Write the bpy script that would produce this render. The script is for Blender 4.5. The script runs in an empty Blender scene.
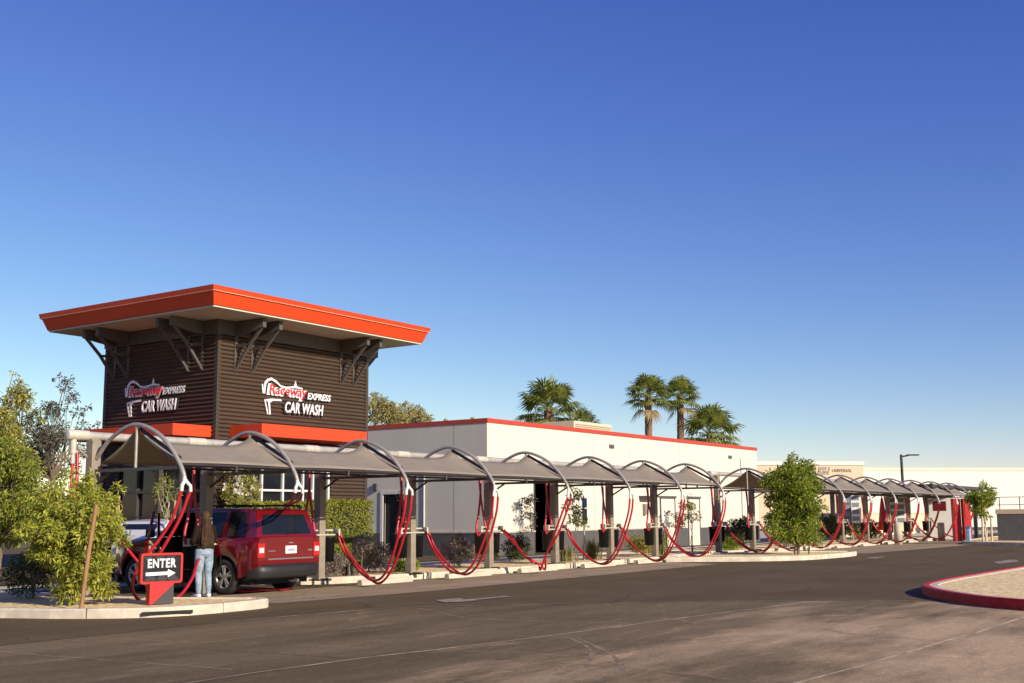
import bpy, bmesh, math, random
from mathutils import Vector, Matrix, Euler, noise
R = math.radians
PI = math.pi
C = bpy.context.scene.collection
S = bpy.context.scene
rnd = random.Random(7)
ORD = ['first','second','third','fourth','fifth','sixth','seventh','eighth','ninth','tenth','eleventh','twelfth']

# ------------------------------------------------------------------ materials
def mat(name, col, rough=0.6, metal=0.0, var=0.0, vscale=4.0, bump=0.0, bscale=40.0, island=0.0,
        col2=None, spec=0.5, coat=0.0, trans=0.0, stretch=None, detail=6.0):
    m = bpy.data.materials.new(name); m.use_nodes = True
    nt = m.node_tree; N = nt.nodes; L = nt.links
    b = N['Principled BSDF']; out = N['Material Output']
    b.inputs['Base Color'].default_value = (*col, 1); b.inputs['Roughness'].default_value = rough
    b.inputs['Metallic'].default_value = metal; b.inputs['Specular IOR Level'].default_value = spec
    b.inputs['Coat Weight'].default_value = coat
    if coat: b.inputs['Coat Roughness'].default_value = 0.05
    tc = N.new('ShaderNodeTexCoord'); src = tc.outputs['Object']
    if stretch:
        mp = N.new('ShaderNodeMapping'); mp.inputs['Scale'].default_value = stretch
        L.new(src, mp.inputs['Vector']); src = mp.outputs['Vector']
    colout = None
    if var or col2:
        n = N.new('ShaderNodeTexNoise'); n.inputs['Scale'].default_value = vscale; n.inputs['Detail'].default_value = detail
        n.inputs['Roughness'].default_value = 0.65
        L.new(src, n.inputs['Vector'])
        rp = N.new('ShaderNodeValToRGB'); rp.color_ramp.elements[0].position = 0.33; rp.color_ramp.elements[1].position = 0.67
        a = tuple(max(0, c*(1-var)) for c in col); z = tuple(c*(1+var) for c in (col2 or col))
        rp.color_ramp.elements[0].color = (*a, 1); rp.color_ramp.elements[1].color = (*z, 1)
        L.new(n.outputs['Fac'], rp.inputs['Fac']); colout = rp.outputs['Color']
    if island:
        g = N.new('ShaderNodeNewGeometry')
        hs = N.new('ShaderNodeHueSaturation')
        mr = N.new('ShaderNodeMapRange'); mr.inputs[3].default_value = 1-island; mr.inputs[4].default_value = 1+island
        L.new(g.outputs['Random Per Island'], mr.inputs[0]); L.new(mr.outputs[0], hs.inputs['Value'])
        mr2 = N.new('ShaderNodeMapRange'); mr2.inputs[3].default_value = 0.5-island*0.05; mr2.inputs[4].default_value = 0.5+island*0.05
        mm = N.new('ShaderNodeMath'); mm.operation = 'FRACT'; mu = N.new('ShaderNodeMath'); mu.operation = 'MULTIPLY'; mu.inputs[1].default_value = 7.31
        L.new(g.outputs['Random Per Island'], mu.inputs[0]); L.new(mu.outputs[0], mm.inputs[0]); L.new(mm.outputs[0], mr2.inputs[0])
        L.new(mr2.outputs[0], hs.inputs['Hue'])
        if colout: L.new(colout, hs.inputs['Color'])
        else: hs.inputs['Color'].default_value = (*col, 1)
        colout = hs.outputs['Color']
    if colout: L.new(colout, b.inputs['Base Color'])
    if bump:
        n2 = N.new('ShaderNodeTexNoise'); n2.inputs['Scale'].default_value = bscale; n2.inputs['Detail'].default_value = 4
        L.new(tc.outputs['Object'], n2.inputs['Vector'])
        bp = N.new('ShaderNodeBump'); bp.inputs['Strength'].default_value = bump; bp.inputs['Distance'].default_value = 0.02
        L.new(n2.outputs['Fac'], bp.inputs['Height']); L.new(bp.outputs['Normal'], b.inputs['Normal'])
    if trans:
        t = N.new('ShaderNodeBsdfTranslucent'); mx = N.new('ShaderNodeMixShader'); mx.inputs[0].default_value = trans
        if colout: L.new(colout, t.inputs['Color'])
        else: t.inputs['Color'].default_value = (*col, 1)
        L.new(b.outputs[0], mx.inputs[1]); L.new(t.outputs[0], mx.inputs[2]); L.new(mx.outputs[0], out.inputs['Surface'])
    return m

M = {}
M['steel']   = mat('weathered steel paint', (.26,.215,.165), .5, .0, .18, 6, .05, 60)
M['steel_dk']= mat('dark steel', (.045,.042,.04), .45, .2, .2, 8)
M['frame_dk']= mat('grey brown tube', (.10,.092,.085), .4, .5, .15, 8)
M['tube']    = mat('grey tube', (.40,.36,.31), .4, .35, .12, 10)
M['white_pvc']= mat('white pvc', (.62,.60,.57), .4, 0, .08, 10)
M['pipe']    = mat('pipe aluminium', (.52,.47,.40), .42, .35, .12, 7, .03, 50)
M['collar']  = mat('collar cream', (.50,.46,.38), .5, 0, .12, 8)
M['fabric']  = mat('shade cloth', (.26,.215,.165), .85, 0, .08, 3, .15, 300, trans=.06)
M['hose']    = mat('red hose', (.44,.012,.022), .38, 0, .12, 12, .12, 90)
M['black']   = mat('black plastic', (.012,.012,.013), .5, 0, .2, 6, spec=.2)
M['red']     = mat('red paint', (.42,.007,.007), .5, 0, .06, 4)
M['redkerb'] = mat('red kerb paint', (.46,.012,.009), .65, 0, .32, 9, .2, 60)
M['orange']  = mat('orange fascia', (.62,.055,.010), .45, 0, .05, 2.5, .02, 20)
M['coping']  = mat('red coping', (.46,.05,.025), .45, 0, .08, 3)
M['soffit']  = mat('tan soffit', (.52,.55,.43), .8, 0, .05, 3)
M['corr']    = mat('brown corrugated', (.092,.062,.045), .40, .1, .13, 2.2, .03, 30, stretch=(.35,.35,2))
M['trim_dk'] = mat('brown trim', (.06,.043,.032), .5, .1, .1, 4)
M['beam']    = mat('grey brown beam', (.085,.075,.064), .55, 0, .1, 4)
M['stucco']  = mat('white stucco', (.63,.585,.49), .85, 0, .04, 1.3, .12, 45, stretch=(1,1,.25))
M['wains']   = mat('grey wainscot', (.085,.08,.08), .75, 0, .15, 2, .1, 40)
M['concrete']= mat('concrete', (.50,.44,.35), .85, 0, .16, 3, .15, 50)
M['kerb']    = mat('kerb concrete', (.58,.50,.39), .85, 0, .22, 2.5, .25, 40)
M['gravel']  = mat('tan gravel', (.64,.46,.215), .95, 0, .30, 9, 1.0, 26, col2=(.86,.65,.33), detail=9)
M['walk']    = mat('concrete walk', (.50,.43,.34), .9, 0, .16, 1.2, .1, 40)
M['glass_dk']= mat('dark glass', (.010,.012,.016), .08, 0, spec=.35)
M['alu']     = mat('white aluminium', (.68,.66,.63), .45, 0, .05, 5)
M['dark_in'] = mat('dark interior', (.02,.018,.017), .9)
M['wood']    = mat('stake wood', (.30,.155,.07), .8, 0, .25, 8, .2, 60, stretch=(6,6,.6))
M['wood_pale']= mat('pale stake wood', (.42,.28,.15), .8, 0, .25, 8, stretch=(6,6,.6))
M['bark']    = mat('bark', (.16,.12,.085), .9, 0, .35, 9, .5, 30, stretch=(3,3,.7))
M['bark_pale']= mat('pale bark', (.5,.43,.30), .8, 0, .2, 9, .2, 30)
M['palmbark']= mat('palm bark', (.21,.115,.07), .95, 0, .4, 14, .8, 12, stretch=(1,1,2.2))
M['letter_w']= mat('white letter', (.72,.72,.72), .4)
M['letter_r']= mat('red letter', (.62,.012,.02), .4)
M['letter_k']= mat('black letter edge and shadow', (.02,.018,.02), .4)
M['paint_w'] = mat('worn white road paint', (.27,.215,.16), .85, 0, .55, 3.5)
M['beige']   = mat('beige stucco', (.62,.49,.34), .9, 0, .05, .6)
M['warm_w']  = mat('warm white stucco', (.70,.66,.60), .9, 0, .03, .3)
M['tan_dk']  = mat('shaded stucco and logo brown', (.36,.27,.2), .9, 0, .06, .6)
M['greywall']= mat('dark grey block', (.10,.097,.102), .85, 0, .12, 2, .1, 20)
def leafmat(name, c, c2=None, island=.42, tr=.38, rough=.5):
    return mat(name, c, rough, 0, 0.12, 1.6, island=island, col2=c2, trans=tr, spec=.35)
M['lf_bush'] = leafmat('yellow green leaf', (.30,.33,.035), (.46,.46,.08))
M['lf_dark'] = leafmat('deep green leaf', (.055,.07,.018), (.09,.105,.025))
M['lf_mid']  = leafmat('mid green leaf', (.23,.28,.03), (.33,.36,.06))
M['lf_tree'] = leafmat('right tree leaf', (.19,.26,.022), (.31,.36,.045))
M['lf_olive']= leafmat('olive tree leaf', (.32,.31,.055), (.44,.41,.09))
M['lf_slate']= leafmat('slate leaf', (.13,.13,.09), (.17,.16,.12))
M['lf_sage'] = leafmat('silver purple leaf', (.24,.20,.175), (.34,.27,.23))
M['lf_hedge']= leafmat('hedge leaf', (.26,.28,.03), (.33,.33,.045))
M['lf_palo'] = leafmat('pale yellow leaf', (.40,.36,.13), (.50,.45,.20))
M['lf_shadow'] = leafmat('dark shadow leaf', (.055,.05,.055), (.075,.068,.06), tr=.15)  # leaf colour of the saplings that stand for wall shadows
M['lf_grass']= leafmat('tan green blade', (.20,.20,.06), (.30,.27,.10))
M['lf_palm'] = leafmat('palm leaf', (.17,.215,.04), (.28,.30,.07))
M['lf_palmdry']= leafmat('dry palm leaf', (.28,.20,.10), (.34,.25,.13))
M['lf_flower']= mat('white flower', (.85,.80,.66), .6, island=.12, trans=.3)

def asphalt(name, base, light, patch, scale, dust, stretchx, wash=False):
    m = bpy.data.materials.new(name); m.use_nodes = True
    nt = m.node_tree; N = nt.nodes; L = nt.links; b = N['Principled BSDF']
    tc = N.new('ShaderNodeTexCoord')
    def nz(sc, st, det=6, rough=.6):
        mp = N.new('ShaderNodeMapping'); mp.inputs['Scale'].default_value = st
        L.new(tc.outputs['Object'], mp.inputs['Vector'])
        n = N.new('ShaderNodeTexNoise'); n.inputs['Scale'].default_value = sc; n.inputs['Detail'].default_value = det
        n.inputs['Roughness'].default_value = rough
        L.new(mp.outputs['Vector'], n.inputs['Vector']); return n.outputs['Fac']
    def ramp(f, p0, p1, c0, c1):
        r = N.new('ShaderNodeValToRGB'); e = r.color_ramp.elements
        e[0].position = p0; e[1].position = p1; e[0].color = (*c0, 1); e[1].color = (*c1, 1)
        L.new(f, r.inputs['Fac']); return r.outputs['Color']
    def mix(bl, fac, a, c):
        x = N.new('ShaderNodeMix'); x.data_type = 'RGBA'; x.blend_type = bl
        if isinstance(fac, float): x.inputs[0].default_value = fac
        else: L.new(fac, x.inputs[0])
        L.new(a, x.inputs[6]); L.new(c, x.inputs[7]); return x.outputs[2]
    big = ramp(nz(scale, (1, 1, 1), 5), .35, .68, base, light)
    st = ramp(nz(.55, stretchx, 7, .68), .40, .72, (0, 0, 0), (1, 1, 1))
    dustc = N.new('ShaderNodeRGB'); dustc.outputs[0].default_value = (*dust, 1)
    c1 = mix('MIX', st, big, dustc.outputs[0])
    half = N.new('ShaderNodeMix'); half.data_type = 'RGBA'; half.inputs[0].default_value = patch
    L.new(big, half.inputs[6]); L.new(c1, half.inputs[7]); c = half.outputs[2]
    if wash:      # dust washed towards the low side of the street, in wisps along the traffic
        sx = N.new('ShaderNodeSeparateXYZ'); L.new(tc.outputs['Object'], sx.inputs[0])
        mr = N.new('ShaderNodeMapRange'); mr.inputs[1].default_value = 9.0; mr.inputs[2].default_value = 2.5; mr.inputs[3].default_value = 0; mr.inputs[4].default_value = 1
        L.new(sx.outputs['Y'], mr.inputs[0])
        ad = N.new('ShaderNodeMath'); ad.operation = 'ADD'; L.new(mr.outputs[0], ad.inputs[0])
        wn_ = N.new('ShaderNodeMapRange'); wn_.inputs[1].default_value = .3; wn_.inputs[2].default_value = .7; wn_.inputs[3].default_value = -.55; wn_.inputs[4].default_value = .55
        L.new(nz(.5, (.45, 1.5, 1), 8, .62), wn_.inputs[0]); L.new(wn_.outputs[0], ad.inputs[1])
        m1 = ramp(ad.outputs[0], .28, .95, (0,0,0), (1,1,1)); d2 = N.new('ShaderNodeRGB'); d2.outputs[0].default_value = (.50,.355,.215,1)
        c = mix('MIX', m1, c, d2.outputs[0])
    if wash:      # thin pale scuffs drawn out along the traffic direction
        sc_ = ramp(nz(1.5, (.30, 2.4, 1), 10, .72), .56, .74, (0,0,0), (.62,.62,.62)); d3 = N.new('ShaderNodeRGB'); d3.outputs[0].default_value = (.40,.30,.19,1)
        c = mix('MIX', sc_, c, d3.outputs[0])
        dk = ramp(nz(1.1, (.25, 2.0, 1), 8, .7), .58, .78, (1,1,1), (.66,.64,.62)); c = mix('MULTIPLY', 1.0, c, dk)
    fine = ramp(nz(95, (1, 1, 1), 2, .8), .3, .7, (.50, .50, .50), (1.45, 1.45, 1.45))
    c = mix('MULTIPLY', 1.0, c, fine)
    mid = ramp(nz(13, (1, 1, 1), 9, .72), .32, .68, (.80, .79, .78), (1.18, 1.18, 1.18)); c = mix('MULTIPLY', 1.0, c, mid)
    oil = ramp(nz(.9, (1, 1.6, 1), 4, .7), .62, .80, (1, 1, 1), (.62, .60, .58))
    c = mix('MULTIPLY', .8, c, oil)
    # hairline cracks
    v = N.new('ShaderNodeTexVoronoi'); v.feature = 'DISTANCE_TO_EDGE'; v.inputs['Scale'].default_value = .23
    wn = N.new('ShaderNodeTexNoise'); wn.inputs['Scale'].default_value = 1.3; wn.inputs['Detail'].default_value = 5
    L.new(tc.outputs['Object'], wn.inputs['Vector'])
    va = N.new('ShaderNodeVectorMath'); va.operation = 'MULTIPLY_ADD'; va.inputs[1].default_value = (.9, .9, 0)
    L.new(wn.outputs['Color'], va.inputs[0]); L.new(tc.outputs['Object'], va.inputs[2]); L.new(va.outputs[0], v.inputs['Vector'])
    cr = ramp(v.outputs['Distance'], .0, .005, (1.75, 1.65, 1.5) if wash else (.45, .45, .45), (1, 1, 1))
    c = mix('MULTIPLY', .65, c, cr)
    L.new(c, b.inputs['Base Color'])
    b.inputs['Roughness'].default_value = .9; b.inputs['Specular IOR Level'].default_value = .12
    bp = N.new('ShaderNodeBump'); bp.inputs['Strength'].default_value = .35; bp.inputs['Distance'].default_value = .01
    L.new(nz(120, (1, 1, 1), 3), bp.inputs['Height']); L.new(bp.outputs['Normal'], b.inputs['Normal'])
    return m
M['street'] = asphalt('old street asphalt', (.110,.080,.041), (.152,.112,.060), .75, .35, (.27,.195,.115), (.16, .8, 1), wash=True)
M['lot']    = asphalt('lot asphalt', (.104,.073,.038), (.134,.095,.051), .30, .35, (.20,.145,.09), (.10, 1.4, 1))
M['stall']  = asphalt('worn stall lane', (.34,.26,.175), (.44,.34,.235), .65, .9, (.13,.098,.064), (.045, 2.6, 1))

# ------------------------------------------------------------------ mesh builder
class MB:
    def __init__(s): s.v = []; s.f = []; s.mi = []; s.sm = []
    def add(s, vs, fs, mi=0, smooth=False):
        o = len(s.v); s.v += [tuple(v) for v in vs]
        for f in fs: s.f.append(tuple(i+o for i in f)); s.mi.append(mi); s.sm.append(smooth)
        return s
    def box(s, x0, x1, y0, y1, z0, z1, mi=0, Mx=None):
        vs = [Vector((x, y, z)) for z in (z0, z1) for y in (y0, y1) for x in (x0, x1)]
        if Mx is not None: vs = [Mx @ v for v in vs]
        return s.add(vs, [(0,2,3,1),(4,5,7,6),(0,1,5,4),(2,6,7,3),(0,4,6,2),(1,3,7,5)], mi)
    def bbox(s, x0, x1, y0, y1, z0, z1, b=.01, mi=0, Mx=None):   # box with bevelled vertical + horizontal edges
        bm = bmesh.new(); bmesh.ops.create_cube(bm, size=1)
        for v in bm.verts: v.co = Vector(((x0+x1)/2+v.co.x*(x1-x0), (y0+y1)/2+v.co.y*(y1-y0), (z0+z1)/2+v.co.z*(z1-z0)))
        bmesh.ops.bevel(bm, geom=list(bm.edges), offset=b, segments=2, affect='EDGES', profile=.6)
        bm.verts.index_update(); vs = [v.co.copy() for v in bm.verts]
        if Mx is not None: vs = [Mx @ v for v in vs]
        s.add(vs, [[v.index for v in f.verts] for f in bm.faces], mi); bm.free(); return s
    def tube(s, pts, r, n=8, mi=0, caps=True, Mx=None):
        P = [Vector(p) for p in pts]; k = len(P); rs = r if isinstance(r, (list, tuple)) else [r]*k
        t0 = (P[1]-P[0]).normalized(); up = Vector((0,0,1)) if abs(t0.z) < .9 else Vector((1,0,0))
        a = t0.cross(up).normalized(); vs = []
        for i in range(k):
            t = (P[min(i+1,k-1)]-P[max(i-1,0)]).normalized()
            a = (a - t*a.dot(t)); a = a.normalized() if a.length > 1e-6 else t.orthogonal().normalized()
            b = t.cross(a)
            for j in range(n):
                q = 2*PI*j/n; vs.append(P[i] + (a*math.cos(q)+b*math.sin(q))*rs[i])
        fs = [(i*n+j, i*n+(j+1)%n, (i+1)*n+(j+1)%n, (i+1)*n+j) for i in range(k-1) for j in range(n)]
        if Mx is not None: vs = [Mx @ v for v in vs]
        s.add(vs, fs, mi, True)
        if caps: s.add([vs[j] for j in range(n)], [tuple(range(n-1,-1,-1))], mi); s.add([vs[(k-1)*n+j] for j in range(n)], [tuple(range(n))], mi)
        return s
    def lathe(s, prof, n=20, c=(0,0,0), axis='z', mi=0, Mx=None, smooth=True):
        vs = []
        for r, h in prof:
            for j in range(n):
                q = 2*PI*j/n; p = Vector((r*math.cos(q), r*math.sin(q), h))
                if axis == 'y': p = Vector((p.x, p.z, p.y))
                if axis == 'x': p = Vector((p.z, p.x, p.y))
                vs.append(p + Vector(c))
        if Mx is not None: vs = [Mx @ v for v in vs]
        k = len(prof)
        return s.add(vs, [(i*n+j, i*n+(j+1)%n, (i+1)*n+(j+1)%n, (i+1)*n+j) for i in range(k-1) for j in range(n)], mi, smooth)
    def prism(s, poly, z0, z1, mi=0, Mx=None, side_mi=None):     # poly in xy extruded in z
        n = len(poly); vs = [Vector((p[0], p[1], z0)) for p in poly] + [Vector((p[0], p[1], z1)) for p in poly]
        if Mx is not None: vs = [Mx @ v for v in vs]
        s.add(vs, [tuple(range(n-1,-1,-1)), tuple(range(n, 2*n))], mi)
        return s.add(vs, [(i, (i+1)%n, n+(i+1)%n, n+i) for i in range(n)], mi if side_mi is None else side_mi)
    def grid(s, rows, mi=0, smooth=True, closed=False):
        n = len(rows[0]); vs = [p for r in rows for p in r]; k = len(rows)
        fs = [(i*n+j, i*n+j+1, (i+1)*n+j+1, (i+1)*n+j) for i in range(k-1) for j in range(n-1)]
        if closed: fs += [(i*n+n-1, i*n, (i+1)*n, (i+1)*n+n-1) for i in range(k-1)]
        return s.add(vs, fs, mi, smooth)
    def build(s, name, mats, parent=None, recalc=True, loc=None):
        me = bpy.data.meshes.new(name); me.from_pydata(s.v, [], s.f)
        if not isinstance(mats, (list, tuple)): mats = [mats]
        for m in mats: me.materials.append(m)
        me.polygons.foreach_set('material_index', s.mi); me.polygons.foreach_set('use_smooth', s.sm)
        if recalc:
            bm = bmesh.new(); bm.from_mesh(me); bmesh.ops.recalc_face_normals(bm, faces=bm.faces); bm.to_mesh(me); bm.free()
        me.update()
        o = bpy.data.objects.new(name, me); C.objects.link(o)
        if parent: o.parent = parent
        if loc: o.location = loc
        return o

def thing(name, label, cat, loc=(0,0,0), rz=0, group=None):
    o = bpy.data.objects.new(name, None); C.objects.link(o); o.empty_display_size = .2
    o.location = loc; o.rotation_euler = (0,0,rz); o['label'] = label; o['category'] = cat
    if group: o['group'] = group
    return o
def tag(o, label, cat, group=None):
    o['label'] = label; o['category'] = cat
    if group: o['group'] = group
    return o
def struct(o): o['kind'] = 'structure'; return o
def smooth_pts(pts, n=40):
    P = [Vector(p) for p in pts]; P = [P[0]*2-P[1]] + P + [P[-1]*2-P[-2]]; out = []
    seg = len(P)-3; per = max(2, n//seg)
    for i in range(seg):
        a,b,c,d = P[i:i+4]
        for k in range(per):
            t = k/per
            out.append(.5*((2*b)+(c-a)*t+(2*a-5*b+4*c-d)*t*t+(3*b-a-3*c+d)*t**3))
    out.append(P[-2]); return out

# ------------------------------------------------------------------ camera, world, sun
yaw, pitch, roll = R(34.485), R(8.538), R(-.454)
F = Vector((math.cos(yaw)*math.cos(pitch), math.sin(yaw)*math.cos(pitch), math.sin(pitch)))
Rt = Vector((math.sin(yaw), -math.cos(yaw), 0)); Up = Rt.cross(F)
Rr = Rt*math.cos(roll)+Up*math.sin(roll); Ur = Up*math.cos(roll)-Rt*math.sin(roll)
cam_d = bpy.data.cameras.new('camera'); cam = bpy.data.objects.new('camera', cam_d); C.objects.link(cam)
mx = Matrix((( Rr.x, Ur.x, -F.x, 0),(Rr.y, Ur.y, -F.y, 0),(Rr.z, Ur.z, -F.z, 1.5),(0,0,0,1)))
cam.matrix_world = mx; cam_d.sensor_width = 36; cam_d.lens = 1167.63/1024*36; cam_d.clip_end = 5000; cam_d.clip_start = .1
S.camera = cam
SUN_E, SUN_A = R(23), R(10)
w = bpy.data.worlds.new('World'); S.world = w; w.use_nodes = True
nt = w.node_tree; sky = nt.nodes.new('ShaderNodeTexSky'); sky.sky_type = 'NISHITA'; sky.sun_disc = False
sky.sun_elevation = SUN_E; sky.sun_rotation = PI + SUN_A; sky.altitude = 350; sky.air_density = 1.0; sky.dust_density = 0.0; sky.ozone_density = 4.0
sp_ = nt.nodes.new('ShaderNodeSeparateColor'); cb_ = nt.nodes.new('ShaderNodeCombineColor'); nt.links.new(sky.outputs[0], sp_.inputs[0])
for i_, (p_, k_) in enumerate(((1.45, 1.75), (1.4, 1.28), (.80, .95))):     # clear deep blue zenith, pale horizon
    m1_ = nt.nodes.new('ShaderNodeMath'); m1_.operation = 'MULTIPLY'; m1_.inputs[1].default_value = .1
    m2_ = nt.nodes.new('ShaderNodeMath'); m2_.operation = 'POWER'; m2_.inputs[1].default_value = p_
    m3_ = nt.nodes.new('ShaderNodeMath'); m3_.operation = 'MULTIPLY'; m3_.inputs[1].default_value = k_/.065
    nt.links.new(sp_.outputs[i_], m1_.inputs[0]); nt.links.new(m1_.outputs[0], m2_.inputs[0]); nt.links.new(m2_.outputs[0], m3_.inputs[0]); nt.links.new(m3_.outputs[0], cb_.inputs[i_])
nt.links.new(cb_.outputs[0], nt.nodes['Background'].inputs[0]); nt.nodes['Background'].inputs[1].default_value = .0605
sd = bpy.data.lights.new('sun', 'SUN'); sd.energy = 4.8; sd.angle = R(.5); sd.color = (1, .88, .71)
so = bpy.data.objects.new('sun', sd); C.objects.link(so)
so.rotation_euler = Vector((math.sin(SUN_A)*math.cos(SUN_E), math.cos(SUN_A)*math.cos(SUN_E), -math.sin(SUN_E))).to_track_quat('-Z','Y').to_euler()
vs = S.view_settings; vs.view_transform = 'Standard'; vs.look = 'None'; vs.gamma = 1; vs.exposure = .4

# ------------------------------------------------------------------ ground
g = MB(); g.add([(-900,-900,-.004),(1200,-900,-.004),(1200,1200,-.004),(-900,1200,-.004)], [(0,1,2,3)])
struct(g.build('ground', M['street'], recalc=False))
lot = [(-10,14.2),(8,13.4),(12,13.5),(14,13.3),(15.45,12.94),(17,11.6),(18.2,10.3),(19.17,9.2),(19.7,8.4),(20.1,7.72),(20.6,7.0),(21,6),(21.3,4),(80,3),(110,12),(80,60),(-10,60)]
struct(MB().add([(x,y,.0) for x,y in lot], [tuple(range(len(lot)))]).build('road', M['lot'], recalc=False))
# worn lane along the stalls and paler gutter line
struct(MB().add([(15.2,15.6,.004),(18.6,15.3,.004),(33.9,15.6,.004),(34.6,18.15,.004),(15.2,18.15,.004)], [(0,1,2,3,4)]).build('road_lane', M['stall'], recalc=False))
struct(MB().add([(45,14.6,.004),(60,14.0,.004),(72,15.2,.004),(72,18.15,.004),(43.5,18.15,.004)], [(0,1,2,3,4)]).build('road_lane', M['stall'], recalc=False))
struct(MB().add([(13.6,22.9,.004),(64,22.9,.004),(64,25.3,.004),(13.6,25.3,.004)], [(0,1,2,3)]).build('pavement', M['walk'], recalc=False))
struct(MB().add([(66,20.5,.004),(110,20.5,.004),(110,44,.004),(66,44,.004)], [(0,1,2,3)]).build('pavement', M['walk'], recalc=False))

SEAM_Z = [.0022]
def seam(pts, wd, m=M['paint_w'], z=None):
    if z is None: SEAM_Z[0] += .0004; z = SEAM_Z[0]
    mb = MB(); L = []; Rg = []
    P = smooth_pts([(x,y,z) for x,y in pts], 60)
    for i,p in enumerate(P):
        t = (P[min(i+1,len(P)-1)]-P[max(0,i-1)]).normalized(); n = Vector((-t.y,t.x,0))
        q = wd*(.35+1.1*abs(noise.noise(Vector((p.x*1.7,p.y*1.7,3)))))
        off = .05*noise.noise(Vector((p.x*.9,p.y*.9,8)))
        L.append(p+n*(off+q)); Rg.append(p+n*(off-q))
    mb.grid([L,Rg], smooth=False); return mb
M['seam'] = mat('seam filler', (.46,.36,.245), .9, 0, .5, 3)
M['seam_dk'] = mat('dark crack', (.035,.03,.028), .9, 0, .3, 3)
for pts, wd, k in (([(5,8.9),(9.3,8.75),(12,8.35),(16.6,7.9),(20,7.45)], .032, 'seam'),
                ([(7,4.7),(9.5,4.15),(13.1,3.9),(17.2,3.75),(19.9,3.75)], .032, 'seam'),
                ([(12,13.5),(14,13.3),(15.45,12.94),(17,11.6),(18.2,10.3),(19.17,9.2),(19.7,8.4),(20.1,7.72),(20.6,7.0),(21,6),(21.3,4)], .03, 'seam'),
                ([(8.05,13.1),(8.2,11),(8.35,9.2)], .012, 'seam'), ([(9.2,13.2),(9.5,11),(9.7,8.9)], .010, 'seam_dk'),
                ([(15.5,12.6),(14.4,10.5),(14.9,8.2)], .010, 'seam'),
                ([(10.4,8.6),(10.5,6),(10.1,4.2)], .010, 'seam_dk'), ([(14.6,3.8),(14.9,5.0),(15.4,5.6)], .014, 'seam_dk')):
    struct(seam(pts, wd, M[k]).build('road_seam', M[k], recalc=False))
# faint tyre arcs in the street
M['skid'] = mat('pale tyre track', (.25,.185,.12), .95, 0, .40, 6, spec=.1)
for P in ([(13.15,8.31),(12.1,7.29),(11.25,6.71),(10.6,6.37),(10.05,6.25),(9.76,6.23)], [(12.82,7.85),(11.64,6.73),(10.75,6.07),(10.25,5.81),(9.75,5.74),(9.54,5.72)]):
    struct(seam(P, .045, M['skid'], -.0028).build('road_tyre_track', M['skid'], recalc=False))
# worn painted arrows
def marking(poly): struct(MB().add([(x,y,.012) for x,y in poly], [tuple(range(len(poly)))]).build('road_marking', M['paint_w'], recalc=False))
marking([(16.7,12.95),(17.1,13.5),(17.75,13.4),(17.45,13.1),(18.6,13.0),(18.6,12.8),(17.4,12.85),(17.3,12.65)])
marking([(39.9,12.6),(40.3,13.1),(41.4,13.2),(41.9,12.9),(41.0,12.75)])
marking([(37.2,8.1),(38.3,8.5),(40.6,8.5),(40.2,8.15),(38.8,7.9)])

# ------------------------------------------------------------------ kerb islands
def offset_poly(poly, d):       # inward offset for CCW polygon
    n = len(poly); out = []
    for i in range(n):
        p0, p1, p2 = Vector(poly[i-1]), Vector(poly[i]), Vector(poly[(i+1)%n])
        e1 = (p1-p0).normalized(); e2 = (p2-p1).normalized()
        n1 = Vector((-e1.y,e1.x)); n2 = Vector((-e2.y,e2.x)); b = (n1+n2); b = b.normalized() if b.length>1e-5 else n1
        out.append(p1 + b*(d/max(.35, b.dot(n1))))
    return out
def area(poly): return sum(poly[i-1][0]*poly[i][1]-poly[i][0]*poly[i-1][1] for i in range(len(poly)))/2
def roundpoly(poly, it=2):
    P = [Vector(p) for p in poly]
    for _ in range(it):
        Q = []
        for i in range(len(P)):
            a, b = P[i], P[(i+1)%len(P)]
            Q += [a*.78+b*.22, a*.22+b*.78] if (b-a).length > .05 else [a, b]
        P = Q
    return P
def island(poly, mk, mg, name, gname, h=.15, wd=.16, rnd_it=2, inner=None):
    P = roundpoly(poly, rnd_it)
    if area(P) < 0: P = P[::-1]
    I1 = offset_poly(P, .02); I = offset_poly(P, wd); J = offset_poly(P, wd+.01)
    n = len(P); mb = MB()
    ring = lambda Q, z: [(p[0], p[1], z) for p in Q]
    rows = [ring(P,-.02), ring(P,h-.025), ring(I1,h), ring(I,h+.003), ring(J,h-.03)]
    mb.grid(rows, closed=True, smooth=False)
    struct(mb.build(name, mk, recalc=True))
    G = I
    if inner:
        K = offset_poly(P, wd+.16); mb = MB(); mb.grid([ring(I,h-.01), ring(K,h-.008), ring(offset_poly(P, wd+.17),h-.04)], closed=True, smooth=False)
        struct(mb.build(name, inner)); G = K
    mb = MB(); mb.add(ring(offset_poly(P, .10 if not inner else .25), h-.02), [tuple(range(n))])
    struct(mb.build(gname, mg, recalc=False))
near = [(4,26.5),(7.4,22.2),(9.6,19.6),(10.75,17.4),(11.25,16.05),(11.9,15.2),(12.6,14.88),(13.3,14.85),(14.0,14.9),(14.45,15.0),(14.68,15.35),(14.38,15.95),(14.0,16.7),(13.75,17.4),(13.6,18.4),(13.6,22),(13.6,26.5)]
island(near, M['kerb'], M['gravel'], 'kerb', 'gravel', rnd_it=1)
island([(19.2,18.25),(39.6,18.25),(39.6,22.6),(19.2,22.6)], M['kerb'], M['gravel'], 'kerb', 'gravel', rnd_it=2)
island([(34.4,18.2),(35.6,16.4),(36.7,15.0),(38.2,14.2),(41,14.05),(42.9,14.2),(43.6,14.6),(43.2,15.3),(42.2,16.2),(41.2,18.2)], M['kerb'], M['gravel'], 'kerb', 'gravel', rnd_it=1)
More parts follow.
